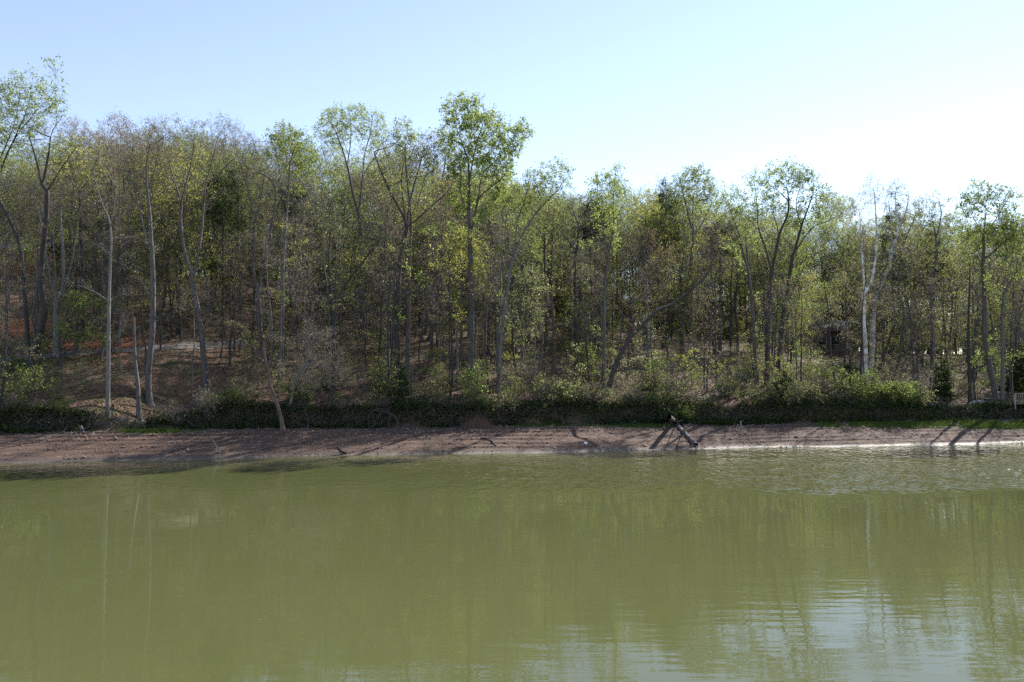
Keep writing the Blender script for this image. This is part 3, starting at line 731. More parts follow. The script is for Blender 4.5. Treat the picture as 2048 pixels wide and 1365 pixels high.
while n < 120:
    px = rng.uniform(-40, 2090)
    front = rng.uniform() < .5
    t = rng.uniform(7.95, 9.3) if front else rng.uniform(9.5, 17)
    if px > 1890 and t < 12: continue
    if 190 < px < 300: continue
    if px < 480 and not front and rng.uniform() < .5: continue
    G = ground_on_column(px, t)
    w = [.2, .05, .12, .19, .22, .22] if px < 1150 else [.16, .06, .10, .20, .24, .24]
    pr, k = SH[rng.choice(6, p=w)]
    zi, zs = zone(px)
    edge = 'on the lip of the mud bank' if front else 'just behind the bank'
    zs2 = ['near the gully', 'near the leaning dead trunk', 'before the tallest green tree', 'before the arching dark trunk', 'before the white sycamores', 'near the dock'][zi]
    place(pr, G - np.array([0, 0, .05]), rng.uniform(.4, 1.05), rng.uniform(0, 6.28), f"{k} shrub {edge} {zs2}", 'shrub', f"{k} shrubs {edge} {zs2}", (rng.normal(0, .06), rng.normal(0, .06)))
    n += 1

def lone_shrub(px, py, h, w, style, label, seed, name='shrub', cat='shrub', t=None, dens=1., natt=300, stems=6):
    G = ground_on_column(px, t) if t is not None else ground_at(px, py)
    r = proto_shrub(seed, h, w, style, dens, stems, name, natt)
    r.location = [float(v) for v in G]; tag(r, label, cat)
    return r
lone_shrub(50, 775, 3.4, 2.2, 'green', 'light green bushy shrub over the mud bank at the far left', 401, t=9.4, dens=.5)
lone_shrub(948, 780, 3.4, 1.6, 'bright', 'bright green shrub at the foot of the tallest tree', 402, t=9.6, dens=.45)
lone_shrub(760, 740, 3.2, 2.0, 'green', 'loose yellowish-green bush left of the thick black trunk', 403, t=13, dens=.35)
lone_shrub(1168, 690, 4.2, 1.2, 'bright', 'narrow bright green sapling bush at the foot of the candelabrum tree', 404, t=16, dens=.5)
lone_shrub(1305, 730, 4.2, 2.0, 'green', 'green bush under the arching dark trunk', 405, t=12, dens=.35)
lone_shrub(1700, 775, 4.2, 2.6, 'green', 'wide green thicket bush at the feet of the white sycamores', 406, t=10, dens=.5, natt=420)
lone_shrub(1420, 800, 3.8, 2.6, 'bare', 'large tangle of bare grey brush leaning over the mud bank', 407, t=9.2, natt=480)
lone_shrub(1830, 800, 3.6, 2.4, 'bare', 'grey bare brush arching over the grass left of the flower mound', 408, t=9.0, natt=420)
def cedar(px, t, h, w, label, seed):
    G = ground_on_column(px, t); rg = np.random.default_rng(seed)
    P, par = skeleton(np.array([[0, 0, -.15], [0, 0, h * .5], [0, 0, h * .92]]), [], .35)
    att = []
    for f in np.linspace(.08, .95, 9):
        rr = w * (1.08 - f) ** .7
        att.append(ellipsoid(44, np.array([0, 0, h * f]), np.array([rr, rr, h * .07]), rg, .6))
    P, par = colonize(P, par, np.concatenate(att), .28, .42, 50, rg, up=.1)
    root = empty('cedar_tree', G); tag(root, label, 'evergreen')
    build_tree(root, P, par, .1, 'dark', 'dark', rg, rt=.008, dens=1.1, tlen=(.2, .4))
cedar(806, 9.6, 3.6, .95, 'small dark cedar on the bank below the thick black trunk', 501)
cedar(1568, 11, 2.6, 1.2, 'small dark cedar at the feet of the great spreading pair', 502)
cedar(1882, 10.5, 4.6, 1.3, 'dark green cedar standing between the sycamores and the flower mound', 503)
cedar(2036, 14, 5.4, 1.9, 'broad blackish evergreen rising behind the dock railing', 504)
cedar(1700, 14, 2.8, 1.2, 'dark cedar tucked behind the green thicket bush', 505)

# ------------------------------------------------------------------ far wood and brushwood that read as one mass
def bake(parts, name, label, cat, mats):
    """parts: list of (root proto, location, scale, rz); one mesh"""
    cache = {}
    Vs = {}; off = 0; VV = []; FF = {}
    for (root, ch), loc, sc, rz in parts:
        c, s_ = math.cos(rz), math.sin(rz); M = np.array([[c, -s_, 0], [s_, c, 0], [0, 0, 1]]) * sc
        for o in ch:
            me = o.data
            if me.name not in cache:
                v = np.zeros(len(me.vertices) * 3, np.float32); me.vertices.foreach_get('co', v)
                li = np.zeros(len(me.loops), np.int32); me.loops.foreach_get('vertex_index', li)
                lt = np.zeros(len(me.polygons), np.int32); me.polygons.foreach_get('loop_total', lt)
                ls = np.zeros(len(me.polygons), np.int32); me.polygons.foreach_get('loop_start', ls)
                mi = np.zeros(len(me.polygons), np.int32); me.polygons.foreach_get('material_index', mi)
                fs = []
                for k in np.unique(lt):
                    for m_ in np.unique(mi[lt == k]):
                        q = ls[(lt == k) & (mi == m_)]
                        fs.append((li[q[:, None] + np.arange(k)], me.materials[m_]))
                cache[me.name] = (v.reshape(-1, 3), fs)
            v, fs = cache[me.name]
            VV.append(v @ M.T + np.asarray(loc)); 
            for f, m_ in fs: FF.setdefault((f.shape[1], m_.name), []).append(f + off)
            off += len(v)
    keys = list(FF); names = sorted({k[1] for k in keys})
    o = mesh_obj(name, np.concatenate(VV), [np.concatenate(FF[k]) for k in keys], [bpy.data.materials[n_] for n_ in names], midx=[names.index(k[1]) for k in keys])
    return tag(o, label, cat, kind='stuff')
parts = []
for i in range(130):
    px = rng.uniform(-120, 2170); t = rng.uniform(62, 125)
    G = ground_on_column(px, t); mpp = G[1] / FPX
    by = topx(G)[1]; topy = np.interp(px, SKY_X, SKY_Y) + 12 - 14 * float(sm(np.array(px), 1050, 1200)) + abs(rng.normal(0, 30))
    Hm = np.clip((by - topy) * mpp, 6, 24)
    kind = ['leafy', 'olive', 'bare', 'yellow', 'rust'][rng.choice(5, p=[.25, .3, .2, .15, .1] if px > 600 else [.15, .3, .3, .05, .2])]
    pr, Ht = PT[kind][rng.integers(len(PT[kind]))]
    parts.append((pr, G, Hm / Ht, rng.uniform(0, 6.28)))
for i in range(760):
    px = rng.uniform(-120, 2170); t = rng.uniform(54, 112)
    if px > 1560 and rng.uniform() < .25: continue
    G = ground_on_column(px, t)
    parts.append((SP[rng.choice(len(SP))][0], G, rng.uniform(1.2, 2.7), rng.uniform(0, 6.28)))
for i in range(520):
    px = rng.uniform(500, 2110); t = rng.uniform(58, 104)
    G = ground_on_column(px, t)
    parts.append((SP[rng.choice(len(SP))][0] if rng.uniform() < .6 else SH[rng.choice([1, 3, 4, 5])][0], G, rng.uniform(1.2, 2.3), rng.uniform(0, 6.28)))
bake(parts, 'far_forest', 'far part of the wood along the top of the rise', 'forest', None)
parts = []
for i in range(560):
    px = rng.uniform(-60, 2110); t = 12 + 75 * rng.uniform(0, 1) ** .8
    if px < 480 and t < 26 and rng.uniform() < .7: continue
    G = ground_on_column(px, t)
    parts.append((SP[rng.choice(len(SP), p=[.07, .05, .10, .06, .30, .08, .10, .24])][0], G, rng.uniform(.3, .85) * (1.8 if t > 45 else 1), rng.uniform(0, 6.28)))
for i in range(300):
    px = rng.uniform(-60, 2110); t = rng.uniform(8.2, 15)
    if px < 520 and rng.uniform() < .6: continue
    if 190 < px < 310 or px > 1890 or 470 < px < 690: continue
    G = ground_on_column(px, t)
    parts.append((SP[rng.choice([4, 7, 2, 5])][0], G, rng.uniform(.25, .75), rng.uniform(0, 6.28)))
bake(parts, 'brushwood_undergrowth', 'twiggy brushwood and young growth filling the wood between the trunks', 'brushwood', None)

# ------------------------------------------------------------------ ground sheet, water, path
def grid_mesh(xs, ts):
    X, T = np.meshgrid(xs, ts)
    Y = 59.7 + .195 * np.clip(X, -150, 150) + T
    Z = height(X, Y)
    V = np.stack([X, Y, Z], -1).reshape(-1, 3)
    nx, ny = len(xs), len(ts)
    i = np.arange(ny - 1)[:, None] * nx + np.arange(nx - 1)[None]
    F = np.stack([i, i + 1, i + 1 + nx, i + nx], -1).reshape(-1, 4)
    return V, F
xs = np.concatenate([-np.geomspace(1800, 58, 22), np.arange(-57, 60, .33), np.geomspace(61, 1800, 22)])
ts = np.concatenate([-np.geomspace(1200, 62, 10), np.arange(-60, -1, 1.5), np.arange(-1, 9.2, .07), np.arange(9.3, 30, .3), np.arange(30.5, 90, .9), np.geomspace(92, 2400, 24)])
GV, GF = grid_mesh(xs, ts)
CLAY = [(25, 655, 3.0), (60, 660, 2.0), (230, 694, 3.0), (190, 694, 2.5), (150, 690, 2.0), (255, 640, 2.0)]
GRASS = [(1740, 850, 6, 1.0), (1850, 850, 6, 1.4), (1960, 850, 6, 1.9), (2040, 852, 5, 1.8), (1120, 852, 3.5, .7), (1200, 852, 4, .8), (1270, 852, 3, .7), (270, 860, 3, .6), (330, 862, 3, .5), (1370, 846, 1.6, .4)]
def blob_mask(pts, X, Y):
    m = np.zeros_like(X)
    for p in pts:
        c = ground_at(p[0], p[1]); rx = p[2]; ry = p[3] if len(p) > 3 else p[2]
        m = np.maximum(m, np.exp(-((X - c[0]) / rx) ** 2 - ((Y - c[1] - .195 * (X - c[0])) / ry) ** 2))
    return m
def ground_mat():
    m, N, L, out = new_mat('earth')
    sh = N('ShaderNodeAttribute', attribute_name='shore'); cl = N('ShaderNodeAttribute', attribute_name='clay'); gr = N('ShaderNodeAttribute', attribute_name='grassy')
    tc = N('ShaderNodeTexCoord')
    # leaf litter
    n1 = N('ShaderNodeTexNoise', Scale=9., Detail=8., Roughness=.75); L(tc.outputs['Object'], n1.inputs['Vector'])
    n2 = N('ShaderNodeTexNoise', Scale=.35, Detail=5., Roughness=.6); L(tc.outputs['Object'], n2.inputs['Vector'])
    lit = ramp(N, [(.25, (.045, .025, .015)), (.5, (.13, .075, .045)), (.72, (.26, .16, .10))]); L(n1.outputs['Fac'], lit.inputs['Fac'])
    grn = ramp(N, [(.3, (.02, .03, .008)), (.7, (.075, .085, .025))]); L(n1.outputs['Fac'], grn.inputs['Fac'])
    gm = ramp(N, [(.48, (0, 0, 0)), (.64, (.75, .75, .75))]); L(n2.outputs['Fac'], gm.inputs['Fac'])
    mx = N('ShaderNodeMixRGB'); L(gm.outputs['Color'], mx.inputs['Fac']); L(lit.outputs['Color'], mx.inputs['Color1']); L(grn.outputs['Color'], mx.inputs['Color2'])
    # red clay
    cr = ramp(N, [(.3, (.20, .065, .025)), (.7, (.42, .17, .08))]); L(n1.outputs['Fac'], cr.inputs['Fac'])
    mc = N('ShaderNodeMixRGB'); L(cl.outputs['Fac'], mc.inputs['Fac']); L(mx.outputs['Color'], mc.inputs['Color1']); L(cr.outputs['Color'], mc.inputs['Color2'])
    # mud of the drawn-down shore: thin bands along the waterline
    cv = N('ShaderNodeCombineXYZ'); sx = N('ShaderNodeSeparateXYZ'); L(tc.outputs['Object'], sx.inputs[0])
    def mul(a, k):
        q = N('ShaderNodeMath', operation='MULTIPLY'); L(a, q.inputs[0]); q.inputs[1].default_value = k; return q.outputs[0]
    L(mul(sx.outputs[0], .10), cv.inputs[0]); L(mul(sh.outputs['Fac'], 2.0), cv.inputs[1])
    nb = N('ShaderNodeTexNoise', Scale=1., Detail=6., Roughness=.7); L(cv.outputs[0], nb.inputs['Vector'])
    n3 = N('ShaderNodeTexNoise', Scale=5., Detail=8., Roughness=.75); L(tc.outputs['Object'], n3.inputs['Vector'])
    av = N('ShaderNodeMath', operation='ADD'); L(nb.outputs['Fac'], av.inputs[0]); L(n3.outputs['Fac'], av.inputs[1])
    hf = mul(av.outputs[0], .5)
    mud = ramp(N, [(.40, (.024, .013, .008)), (.47, (.068, .036, .022)), (.54, (.10, .054, .033)), (.62, (.16, .092, .06))]); L(hf, mud.inputs['Fac'])
    wet = N('ShaderNodeMapRange'); wet.inputs['From Min'].default_value = .15; wet.inputs['From Max'].default_value = 1.1; L(sh.outputs['Fac'], wet.inputs['Value'])
    wm = N('ShaderNodeMixRGB'); L(wet.outputs['Result'], wm.inputs['Fac']); wm.inputs['Color1'].default_value = (.10, .075, .06, 1); L(mud.outputs['Color'], wm.inputs['Color2'])
    gg = ramp(N, [(.38, (.05, .045, .02)), (.6, (.085, .115, .03))]); L(n3.outputs['Fac'], gg.inputs['Fac'])
    gmul = N('ShaderNodeMath', operation='MULTIPLY'); L(gr.outputs['Fac'], gmul.inputs[0]); gmul.inputs[1].default_value = .75
    wg = N('ShaderNodeMixRGB'); L(gmul.outputs[0], wg.inputs['Fac']); L(wm.outputs['Color'], wg.inputs['Color1']); L(gg.outputs['Color'], wg.inputs['Color2'])
    bm = N('ShaderNodeMapRange'); bm.inputs['From Min'].default_value = 7.2; bm.inputs['From Max'].default_value = 8.0; L(sh.outputs['Fac'], bm.inputs['Value'])
    fin = N('ShaderNodeMixRGB'); L(bm.outputs['Result'], fin.inputs['Fac']); L(wg.outputs['Color'], fin.inputs['Color1']); L(mc.outputs['Color'], fin.inputs['Color2'])
    rr = N('ShaderNodeMapRange'); rr.inputs['From Min'].default_value = .1; rr.inputs['From Max'].default_value = .7; rr.inputs['To Min'].default_value = .55; rr.inputs['To Max'].default_value = .9
    L(sh.outputs['Fac'], rr.inputs['Value'])
    bp = N('ShaderNodeBump', Strength=.9, Distance=.06); L(n3.outputs['Fac'], bp.inputs['Height'])
    bp2 = N('ShaderNodeBump', Strength=.8, Distance=.05); L(n1.outputs['Fac'], bp2.inputs['Height']); L(bp.outputs['Normal'], bp2.inputs['Normal'])
    b = N('ShaderNodeBsdfPrincipled'); L(fin.outputs['Color'], b.inputs['Base Color']); L(rr.outputs['Result'], b.inputs['Roughness']); L(bp2.outputs['Normal'], b.inputs['Normal'])
    L(b.outputs['BSDF'], out.inputs['Surface'])
    return m
ground = mesh_obj('ground', GV, [GF], ground_mat(), smooth=True)
tag(ground, kind='structure')
for nm, val in (('shore', shore_t(GV[:, 0], GV[:, 1])), ('clay', np.clip(1.3 * blob_mask(CLAY, GV[:, 0], GV[:, 1]) - .15, 0, 1)), ('grassy', np.clip(1.4 * blob_mask(GRASS, GV[:, 0], GV[:, 1]) - .15, 0, 1))):
    a = ground.data.attributes.new(nm, 'FLOAT', 'POINT'); a.data.foreach_set('value', val.astype(np.float32))

def water_mat():
    m, N, L, out = new_mat('lake_water')
    tc = N('ShaderNodeTexCoord')
    sx = N('ShaderNodeSeparateXYZ'); L(tc.outputs['Object'], sx.inputs[0])
    def math_(op, a, b):
        q = N('ShaderNodeMath', operation=op)
        for i, v in enumerate((a, b)):
            if isinstance(v, (int, float)): q.inputs[i].default_value = v
            else: L(v, q.inputs[i])
        return q.outputs[0]
    def mrange(v, a, b, c=0., d=1.):
        q = N('ShaderNodeMapRange', interpolation_type='SMOOTHSTEP')
        for k, x in zip(('From Min', 'From Max', 'To Min', 'To Max'), (a, b, c, d)): q.inputs[k].default_value = x
        L(v, q.inputs['Value']); return q.outputs['Result']
    # breeze-ruffled strip off the far shore, strongest on the right
    wob = N('ShaderNodeTexNoise', Scale=.09, Detail=3.); L(tc.outputs['Object'], wob.inputs['Vector'])
    yy = math_('ADD', sx.outputs[1], math_('MULTIPLY', math_('SUBTRACT', wob.outputs['Fac'], .5), 9.))
    strip = math_('MULTIPLY', mrange(yy, 38.5, 42.), mrange(yy, 50., 60., 1., .35))
    side = mrange(sx.outputs[0], -12., 30., .10, 1.)
    patch = N('ShaderNodeTexNoise', Scale=.35, Detail=3.); L(tc.outputs['Object'], patch.inputs['Vector'])
    ruff = math_('MULTIPLY', math_('MULTIPLY', strip, side), mrange(patch.outputs['Fac'], .3, .65, .45, 1.))
    mp = N('ShaderNodeMapping'); mp.inputs['Scale'].default_value = (.38, 1.6, 1.); L(tc.outputs['Object'], mp.inputs['Vector'])
    w1 = N('ShaderNodeTexNoise', Scale=.7, Detail=1., Roughness=.5); L(mp.outputs['Vector'], w1.inputs['Vector'])
    w2 = N('ShaderNodeTexNoise', Scale=2.5, Detail=1.2, Roughness=.45); L(mp.outputs['Vector'], w2.inputs['Vector'])
    mp3 = N('ShaderNodeMapping'); mp3.inputs['Scale'].default_value = (1.5, .9, 1.); L(tc.outputs['Object'], mp3.inputs['Vector'])
    w3 = N('ShaderNodeTexNoise', Scale=1.4, Detail=1., Roughness=.5); L(mp3.outputs['Vector'], w3.inputs['Vector'])
    calm = N('ShaderNodeTexNoise', Scale=.05, Detail=2.); L(tc.outputs['Object'], calm.inputs['Vector'])
    near = mrange(sx.outputs[1], 40., 16., .35, 1.)
    nearx = mrange(sx.outputs[0], -10., 6., .6, 1.25)
    a2 = math_('MULTIPLY', math_('MULTIPLY', near, nearx), mrange(calm.outputs['Fac'], .35, .65, .6, 1.2))
    hgt = math_('ADD', math_('MULTIPLY', w1.outputs['Fac'], .007), math_('ADD', math_('MULTIPLY', math_('MULTIPLY', w2.outputs['Fac'], a2), .0036), math_('MULTIPLY', math_('MULTIPLY', w3.outputs['Fac'], ruff), .27)))
    bp = N('ShaderNodeBump', Strength=1., Distance=1.); L(hgt, bp.inputs['Height'])
    b = N('ShaderNodeBsdfPrincipled', IOR=1.33, Roughness=.04)
    L(mrange(ruff, 0., 1., .02, .12), b.inputs['Roughness'])
    b.inputs['Base Color'].default_value = (.083, .090, .034, 1)
    L(bp.outputs['Normal'], b.inputs['Normal'])
    L(b.outputs['BSDF'], out.inputs['Surface'])
    return m
wx = np.concatenate([-np.geomspace(1500, 70, 6), np.linspace(-60, 60, 13), np.geomspace(70, 1500, 6)])
wy = np.array([2., 30, 60, 75, 100]); 
WX, WY = np.meshgrid(wx, wy); WY = WY + .195 * np.clip(WX, -150, 150) * (WY > 40)
i = np.arange(len(wy) - 1)[:, None] * len(wx) + np.arange(len(wx) - 1)[None]
wv = np.stack([WX, WY, np.zeros_like(WX)], -1).reshape(-1, 3)
water = mesh_obj('water', wv, [np.stack([i, i + 1, i + 1 + len(wx), i + len(wx)], -1).reshape(-1, 4)], water_mat())
tag(water, kind='structure')

def ribbon(px_pts, w):
    c = np.array([ground_at(*p) for p in px_pts])
    c = polyline(c, .4)
    d = norm(np.gradient(c, axis=0)); s = np.column_stack([-d[:, 1], d[:, 0], np.zeros(len(c))]); s = norm(s)
    off = np.linspace(-w / 2, w / 2, 7)
    P = c[:, None] + s[:, None] * off[None, :, None]
    P[..., 2] = height(P[..., 0], P[..., 1])
    P[..., 2] += .035
    n, k = P.shape[:2]
    i = np.arange(n - 1)[:, None] * k + np.arange(k - 1)[None]
    return P.reshape(-1, 3), np.stack([i, i + 1, i + 1 + k, i + k], -1).reshape(-1, 4)
pv, pf = ribbon([(-60, 732), (0, 724), (55, 715), (100, 712), (140, 709), (200, 704), (265, 700), (330, 696), (400, 693), (460, 690), (510, 684)], 1.25)
tag(mesh_obj('path', pv, [pf], plain_mat('path_gravel', (.17, .145, .13), .95, .3, 8.), smooth=True), kind='structure')

# ------------------------------------------------------------------ ground cover (nobody could count it)
def scatter(n, tlo, thi, pw=1., pxr=(-60, 2110)):
    px = rng.uniform(*pxr, n); t = tlo + (thi - tlo) * rng.uniform(0, 1, n) ** pw
    u = (px - 1024) / FPX; Y = (59.7 + t / .981) / (1 - .195 * u); X = u * Y
    return np.column_stack([X, Y, height(X, Y)]), px, t
G0, px, t = scatter(60000, 8.2, 46, 1.6)
keep = vnoise(G0[:, 0] * .22, G0[:, 1] * .22, 31) + .45 * rng.normal(0, 1, len(G0)) > .25
G0 = G0[keep]
ax = norm(rng.normal(0, 1, G0.shape) + np.array([0, 0, 1.2]))
V, F = leaf_quads(G0 + np.array([0, 0, 1]) * rng.uniform(.0, .3, len(G0))[:, None], ax, rng.uniform(.1, .28, len(G0)), rng, .7)
tag(mesh_obj('undergrowth', V, [F], LEAF['shade']), 'low green herbs scattered over the forest floor', 'undergrowth', kind='stuff')
G0, px, t = scatter(45000, 8.6, 50, 1.5)
ax = rng.normal(0, 1, G0.shape); ax[:, 2] *= .35
V, F = leaf_quads(G0 + np.array([0, 0, 1]) * rng.uniform(.01, .06, len(G0))[:, None], norm(ax), rng.uniform(.1, .22, len(G0)), rng, .7)
tag(mesh_obj('fallen_leaves', V, [F], LEAF['litter']), 'brown fallen leaves covering the forest floor', 'leaf litter', kind='stuff')
# creeper and roots over the cut bank; dark leaves and overhang imitate its shadow
G0, px, t = scatter(80000, 7.2, 9.3, .9)
keep = ((px < 190) | (px > 300)) & ((px < 1900) | (t > 8.0)) & (t > 7.75 - .5 * sm(px, 1300, 1500) + .25 * vnoise(G0[:, 0] * .6, G0[:, 0] * 0, 41))
G0 = G0[keep]; 
hgt = rng.gamma(1.1, .24, len(G0)) * np.clip(.75 + 1.0 * vnoise(G0[:, 0] * .35, G0[:, 1] * .1, 12), .3, 2)
ax = norm(rng.normal(0, 1, G0.shape) + np.array([0, -.4, -.3]))
cz = rng.uniform(0, 1, len(G0)) < .5
V, F = leaf_quads(G0 + np.array([0, 0, 1]) * hgt[:, None] + np.array([0, -.6, 0]) * (rng.uniform(0, 1, len(G0)) * (hgt > .1))[:, None], ax, rng.uniform(.1, .24, len(G0)), rng, .7)
tag(mesh_obj('creeper_undergrowth', V, [F[cz], F[~cz]], [LEAF['dark'], LEAF['shade']], midx=[0, 1]), 'dark matted creeper hanging over the cut face of the bank', 'creeper', kind='stuff')
G0, px, t = scatter(13000, 7.6, 9.2, 1.)
G0[:, 2] += rng.uniform(-.1, 1.3, len(G0)) * rng.uniform(0, 1, len(G0))
D = norm(rng.normal(0, 1, G0.shape) * np.array([1, .6, .6]) + np.array([0, -.5, -.6]))
V, F = twig_pyr(G0, D, rng.uniform(.4, 1.4, len(G0)), np.full(len(G0), .016))
tag(mesh_obj('hanging_roots', V, [F], BARK['twig']), 'tangled roots and dead twigs along the cut bank', 'roots', kind='stuff')
# grass on the upper beach
X, Y = rng.uniform(-40, 52, 600000), None
Yb = 59.7 + .195 * X + rng.uniform(4.5, 8.6, len(X))
gm = blob_mask(GRASS, X, Yb) * (.75 + .6 * vnoise(X * .9, Yb * 1.2, 21))
k = rng.uniform(0, 1, len(X)) < np.clip(1.5 * gm - .35, 0, 1) * .55
G0 = np.column_stack([X[k], Yb[k], height(X[k], Yb[k])])
D = norm(rng.normal(0, .35, G0.shape) + np.array([0, 0, 1]))
V, F = twig_pyr(G0 - np.array([0, 0, .02]), D, rng.uniform(.10, .28, len(G0)), np.full(len(G0), .016))
tag(mesh_obj('grass', V, [F], LEAF['grass']), 'bright short grass on the top of the mud shore', 'grass', kind='stuff')
# pebbles and clods along the wave-cut lines
def clods(n):
    X = rng.uniform(-40, 52, n); T = rng.uniform(.25, 7.8, n)
    T = np.round(T / .45) * .45 + rng.normal(0, .06, n)
    Y = 59.7 + .195 * X + T
    c = np.column_stack([X, Y, height(X, Y)])
    oct_ = np.array([[1, 0, 0], [-1, 0, 0], [0, 1, 0], [0, -1, 0], [0, 0, 1], [0, 0, -1.]])
    f = np.array([[0, 2, 4], [2, 1, 4], [1, 3, 4], [3, 0, 4], [2, 0, 5], [1, 2, 5], [3, 1, 5], [0, 3, 5]])
    s = rng.gamma(2, .022, n)[:, None, None] * rng.uniform(.6, 1.3, (n, 6, 1)) * np.array([1.3, 1, .7])
    V = c[:, None] + oct_[None] * s
    return V.reshape(-1, 3), (f[None] + np.arange(n)[:, None, None] * 6).reshape(-1, 3)
V, F = clods(9000)
tag(mesh_obj('mud_rubble', V, [F], plain_mat('mud_clod', (.19, .12, .09), .9)), 'small clods and pebbles along the bands of the mud shore', 'pebbles', kind='stuff')

nT = 2600
X = rng.uniform(-42, 54, nT); T = np.abs(rng.normal(0, 1, nT)) ; T = np.where(rng.uniform(0, 1, nT) < .6, 7.6 - T * .9, rng.uniform(.4, 7.6, nT)); T = np.clip(T, .4, 8)
Y = 59.7 + .195 * X + T
G0 = np.column_stack([X, Y, height(X, Y) + .02])
D = rng.normal(0, 1, G0.shape); D[:, 2] = np.abs(D[:, 2]) * .18; D = norm(D)
V, F = twig_pyr(G0, D, rng.gamma(2, .22, nT), np.full(nT, .016))
tag(mesh_obj('stranded_debris', V, [F], BARK['drift']), 'small stranded twigs strewn over the mud shore', 'twigs', kind='stuff')

# ------------------------------------------------------------------ driftwood
def wood(name, label, cat, lines, r, bark='drift', lift=.0, sub=0, seed=1, tw=0, D=None):
    """lines: [(px, py, height above ground)], the first is the main stem"""
    rg = np.random.default_rng(seed)
    base = ground_at(lines[0][0][0], lines[0][0][1]) if D is None else at(lines[0][0][0], lines[0][0][1], D)
    def line(pts):
        out = []
        for p in pts:
            if len(p) == 2: q = ground_at(*p); q[2] += r * .5
            else:
                q = at(p[0], p[1], base[1] + (p[2] if len(p) > 2 else 0))
                q[2] = max(q[2], hz(q[0], q[1]) + .02)
            out.append(q)
        return np.array(out)
    P, par = skeleton(line(lines[0]), [line(l) for l in lines[1:]], .22)
    if tw:
        tips = P[[i for i in range(len(P)) if i not in set(par)]]
        att = np.concatenate([ellipsoid(tw, p, np.array([.55, .55, .4]), rg) for p in tips])
        P, par = colonize(P, par, att, .18, .25, 20, rg)
    root = empty(name, base); tag(root, label, cat)
    rr, A = radii(P - base, par, r, .012)
    V, F, d = tubes(P - base, par, rr, A)
    main = set(); 
    mesh_obj('trunk', V, [F], BARK[bark], root, smooth=True)
    return root
wood('fallen_log', 'thick bare log lying down the mud shore to the water', 'log', [[(1392, 893), (1380, 880), (1362, 862), (1350, 846), (1338, 834, 1.0)], [(1366, 864), (1374, 856, .1), (1376, 852, .1)], [(1388, 888), (1393, 896), (1394, 898)], [(1386, 886), (1384, 897)], [(1352, 848), (1362, 842, .1), (1366, 840, .2)]], .2, 'grey', seed=3)
wood('fallen_branch', 'long pale limb lying left from the thick log', 'branch', [[(1348, 849), (1322, 842), (1312, 838), (1296, 844), (1278, 848), (1262, 844)], [(1312, 838), (1328, 838, .2)]], .15, 'drift')
wood('fallen_branch', 'thin forked stick lying right of the thick log', 'branch', [[(1372, 862), (1384, 857, .1), (1396, 849, .2)], [(1384, 866), (1400, 871)]], .05, 'dark')
wood('driftwood_stake', 'upright pale stick with a drooping side branch on the mud shore', 'driftwood', [[(1482, 866), (1482, 852, 0), (1481, 842, 0)], [(1483, 858, 0), (1494, 852, .1), (1508, 850, .2)], [(1484, 857, 0), (1480, 868, -.2)], [(1487, 858, 0), (1488, 872, -.3)]], .07, 'drift')
wood('driftwood_stick', 'dark stick pointing up from the mud by the water', 'driftwood', [[(692, 908), (682, 903, -.2), (674, 895, -.3)], [(686, 906), (680, 908)]], .09, 'dark')
wood('driftwood_stick', 'low grey branch lying on the mud below the tallest tree', 'driftwood', [[(992, 893), (984, 884), (972, 878), (962, 877)], [(984, 884), (988, 876, .1)]], .06, 'dark')
wood('driftwood_stick', 'thin pale stick slanting on the mud near the left shore', 'driftwood', [[(441, 908), (433, 894, 0), (425, 880, .2)]], .05, 'drift')
wood('brush_pile', 'heap of arching dead branches stranded at the top of the mud shore', 'brush pile', [[(800, 858), (792, 838, 0), (782, 828, 0), (765, 822, 0), (745, 822, 0), (738, 832, 0), (740, 856, -.3)], [(782, 828, 0), (776, 845, -.3), (778, 858, -.4)], [(765, 822, 0), (752, 840, -.3), (746, 858, -.4)], [(745, 822, 0), (756, 818, .2), (775, 820, .4)], [(758, 824, 0), (764, 845, -.4)]], .04, 'grey', tw=9, seed=8)
wood('fallen_log', 'dark log with a forked pale end lying before the gully mouth', 'log', [[(232, 840), (250, 846), (275, 850), (290, 856), (293, 866, -.1)], [(290, 855), (305, 846, .1), (318, 838, .2)], [(250, 846), (240, 838, .2)]], .2, 'grey', seed=4)
wood('fallen_branch', 'long thin bleached pole lying along the beach top left of the gully', 'branch', [[(60, 862), (110, 857), (160, 853), (215, 847)], [(160, 853), (150, 848, .1)]], .07, 'drift')
wood('driftwood_stump', 'pale weathered stump with roots on the beach at the left', 'stump', [[(166, 868), (163, 858, 0), (160, 853, 0)], [(165, 862, 0), (175, 856, 0), (180, 852, .1)], [(166, 866), (158, 872)], [(166, 866), (176, 871)]], .14, 'grey')
wood('bank_root', 'pale root snaking over the grass below the dock', 'root', [[(1964, 833), (1970, 829, 0), (1978, 829, 0), (1990, 832), (2010, 833), (2030, 836)], [(2010, 833), (2020, 831, .2)]], .08, 'drift')
wood('fallen_branch', 'pale straight branch leaning on the dark bank left of the snag', 'branch', [[(470, 848), (462, 836, .2), (448, 825, .4)], [(466, 842, .1), (452, 848, 0)]], .06, 'drift')
wood('water_stub', 'short dark stub standing at the water near the thick log', 'stub', [[(1355, 897), (1355, 893, 0), (1354, 891, 0)]], .08, 'dark')
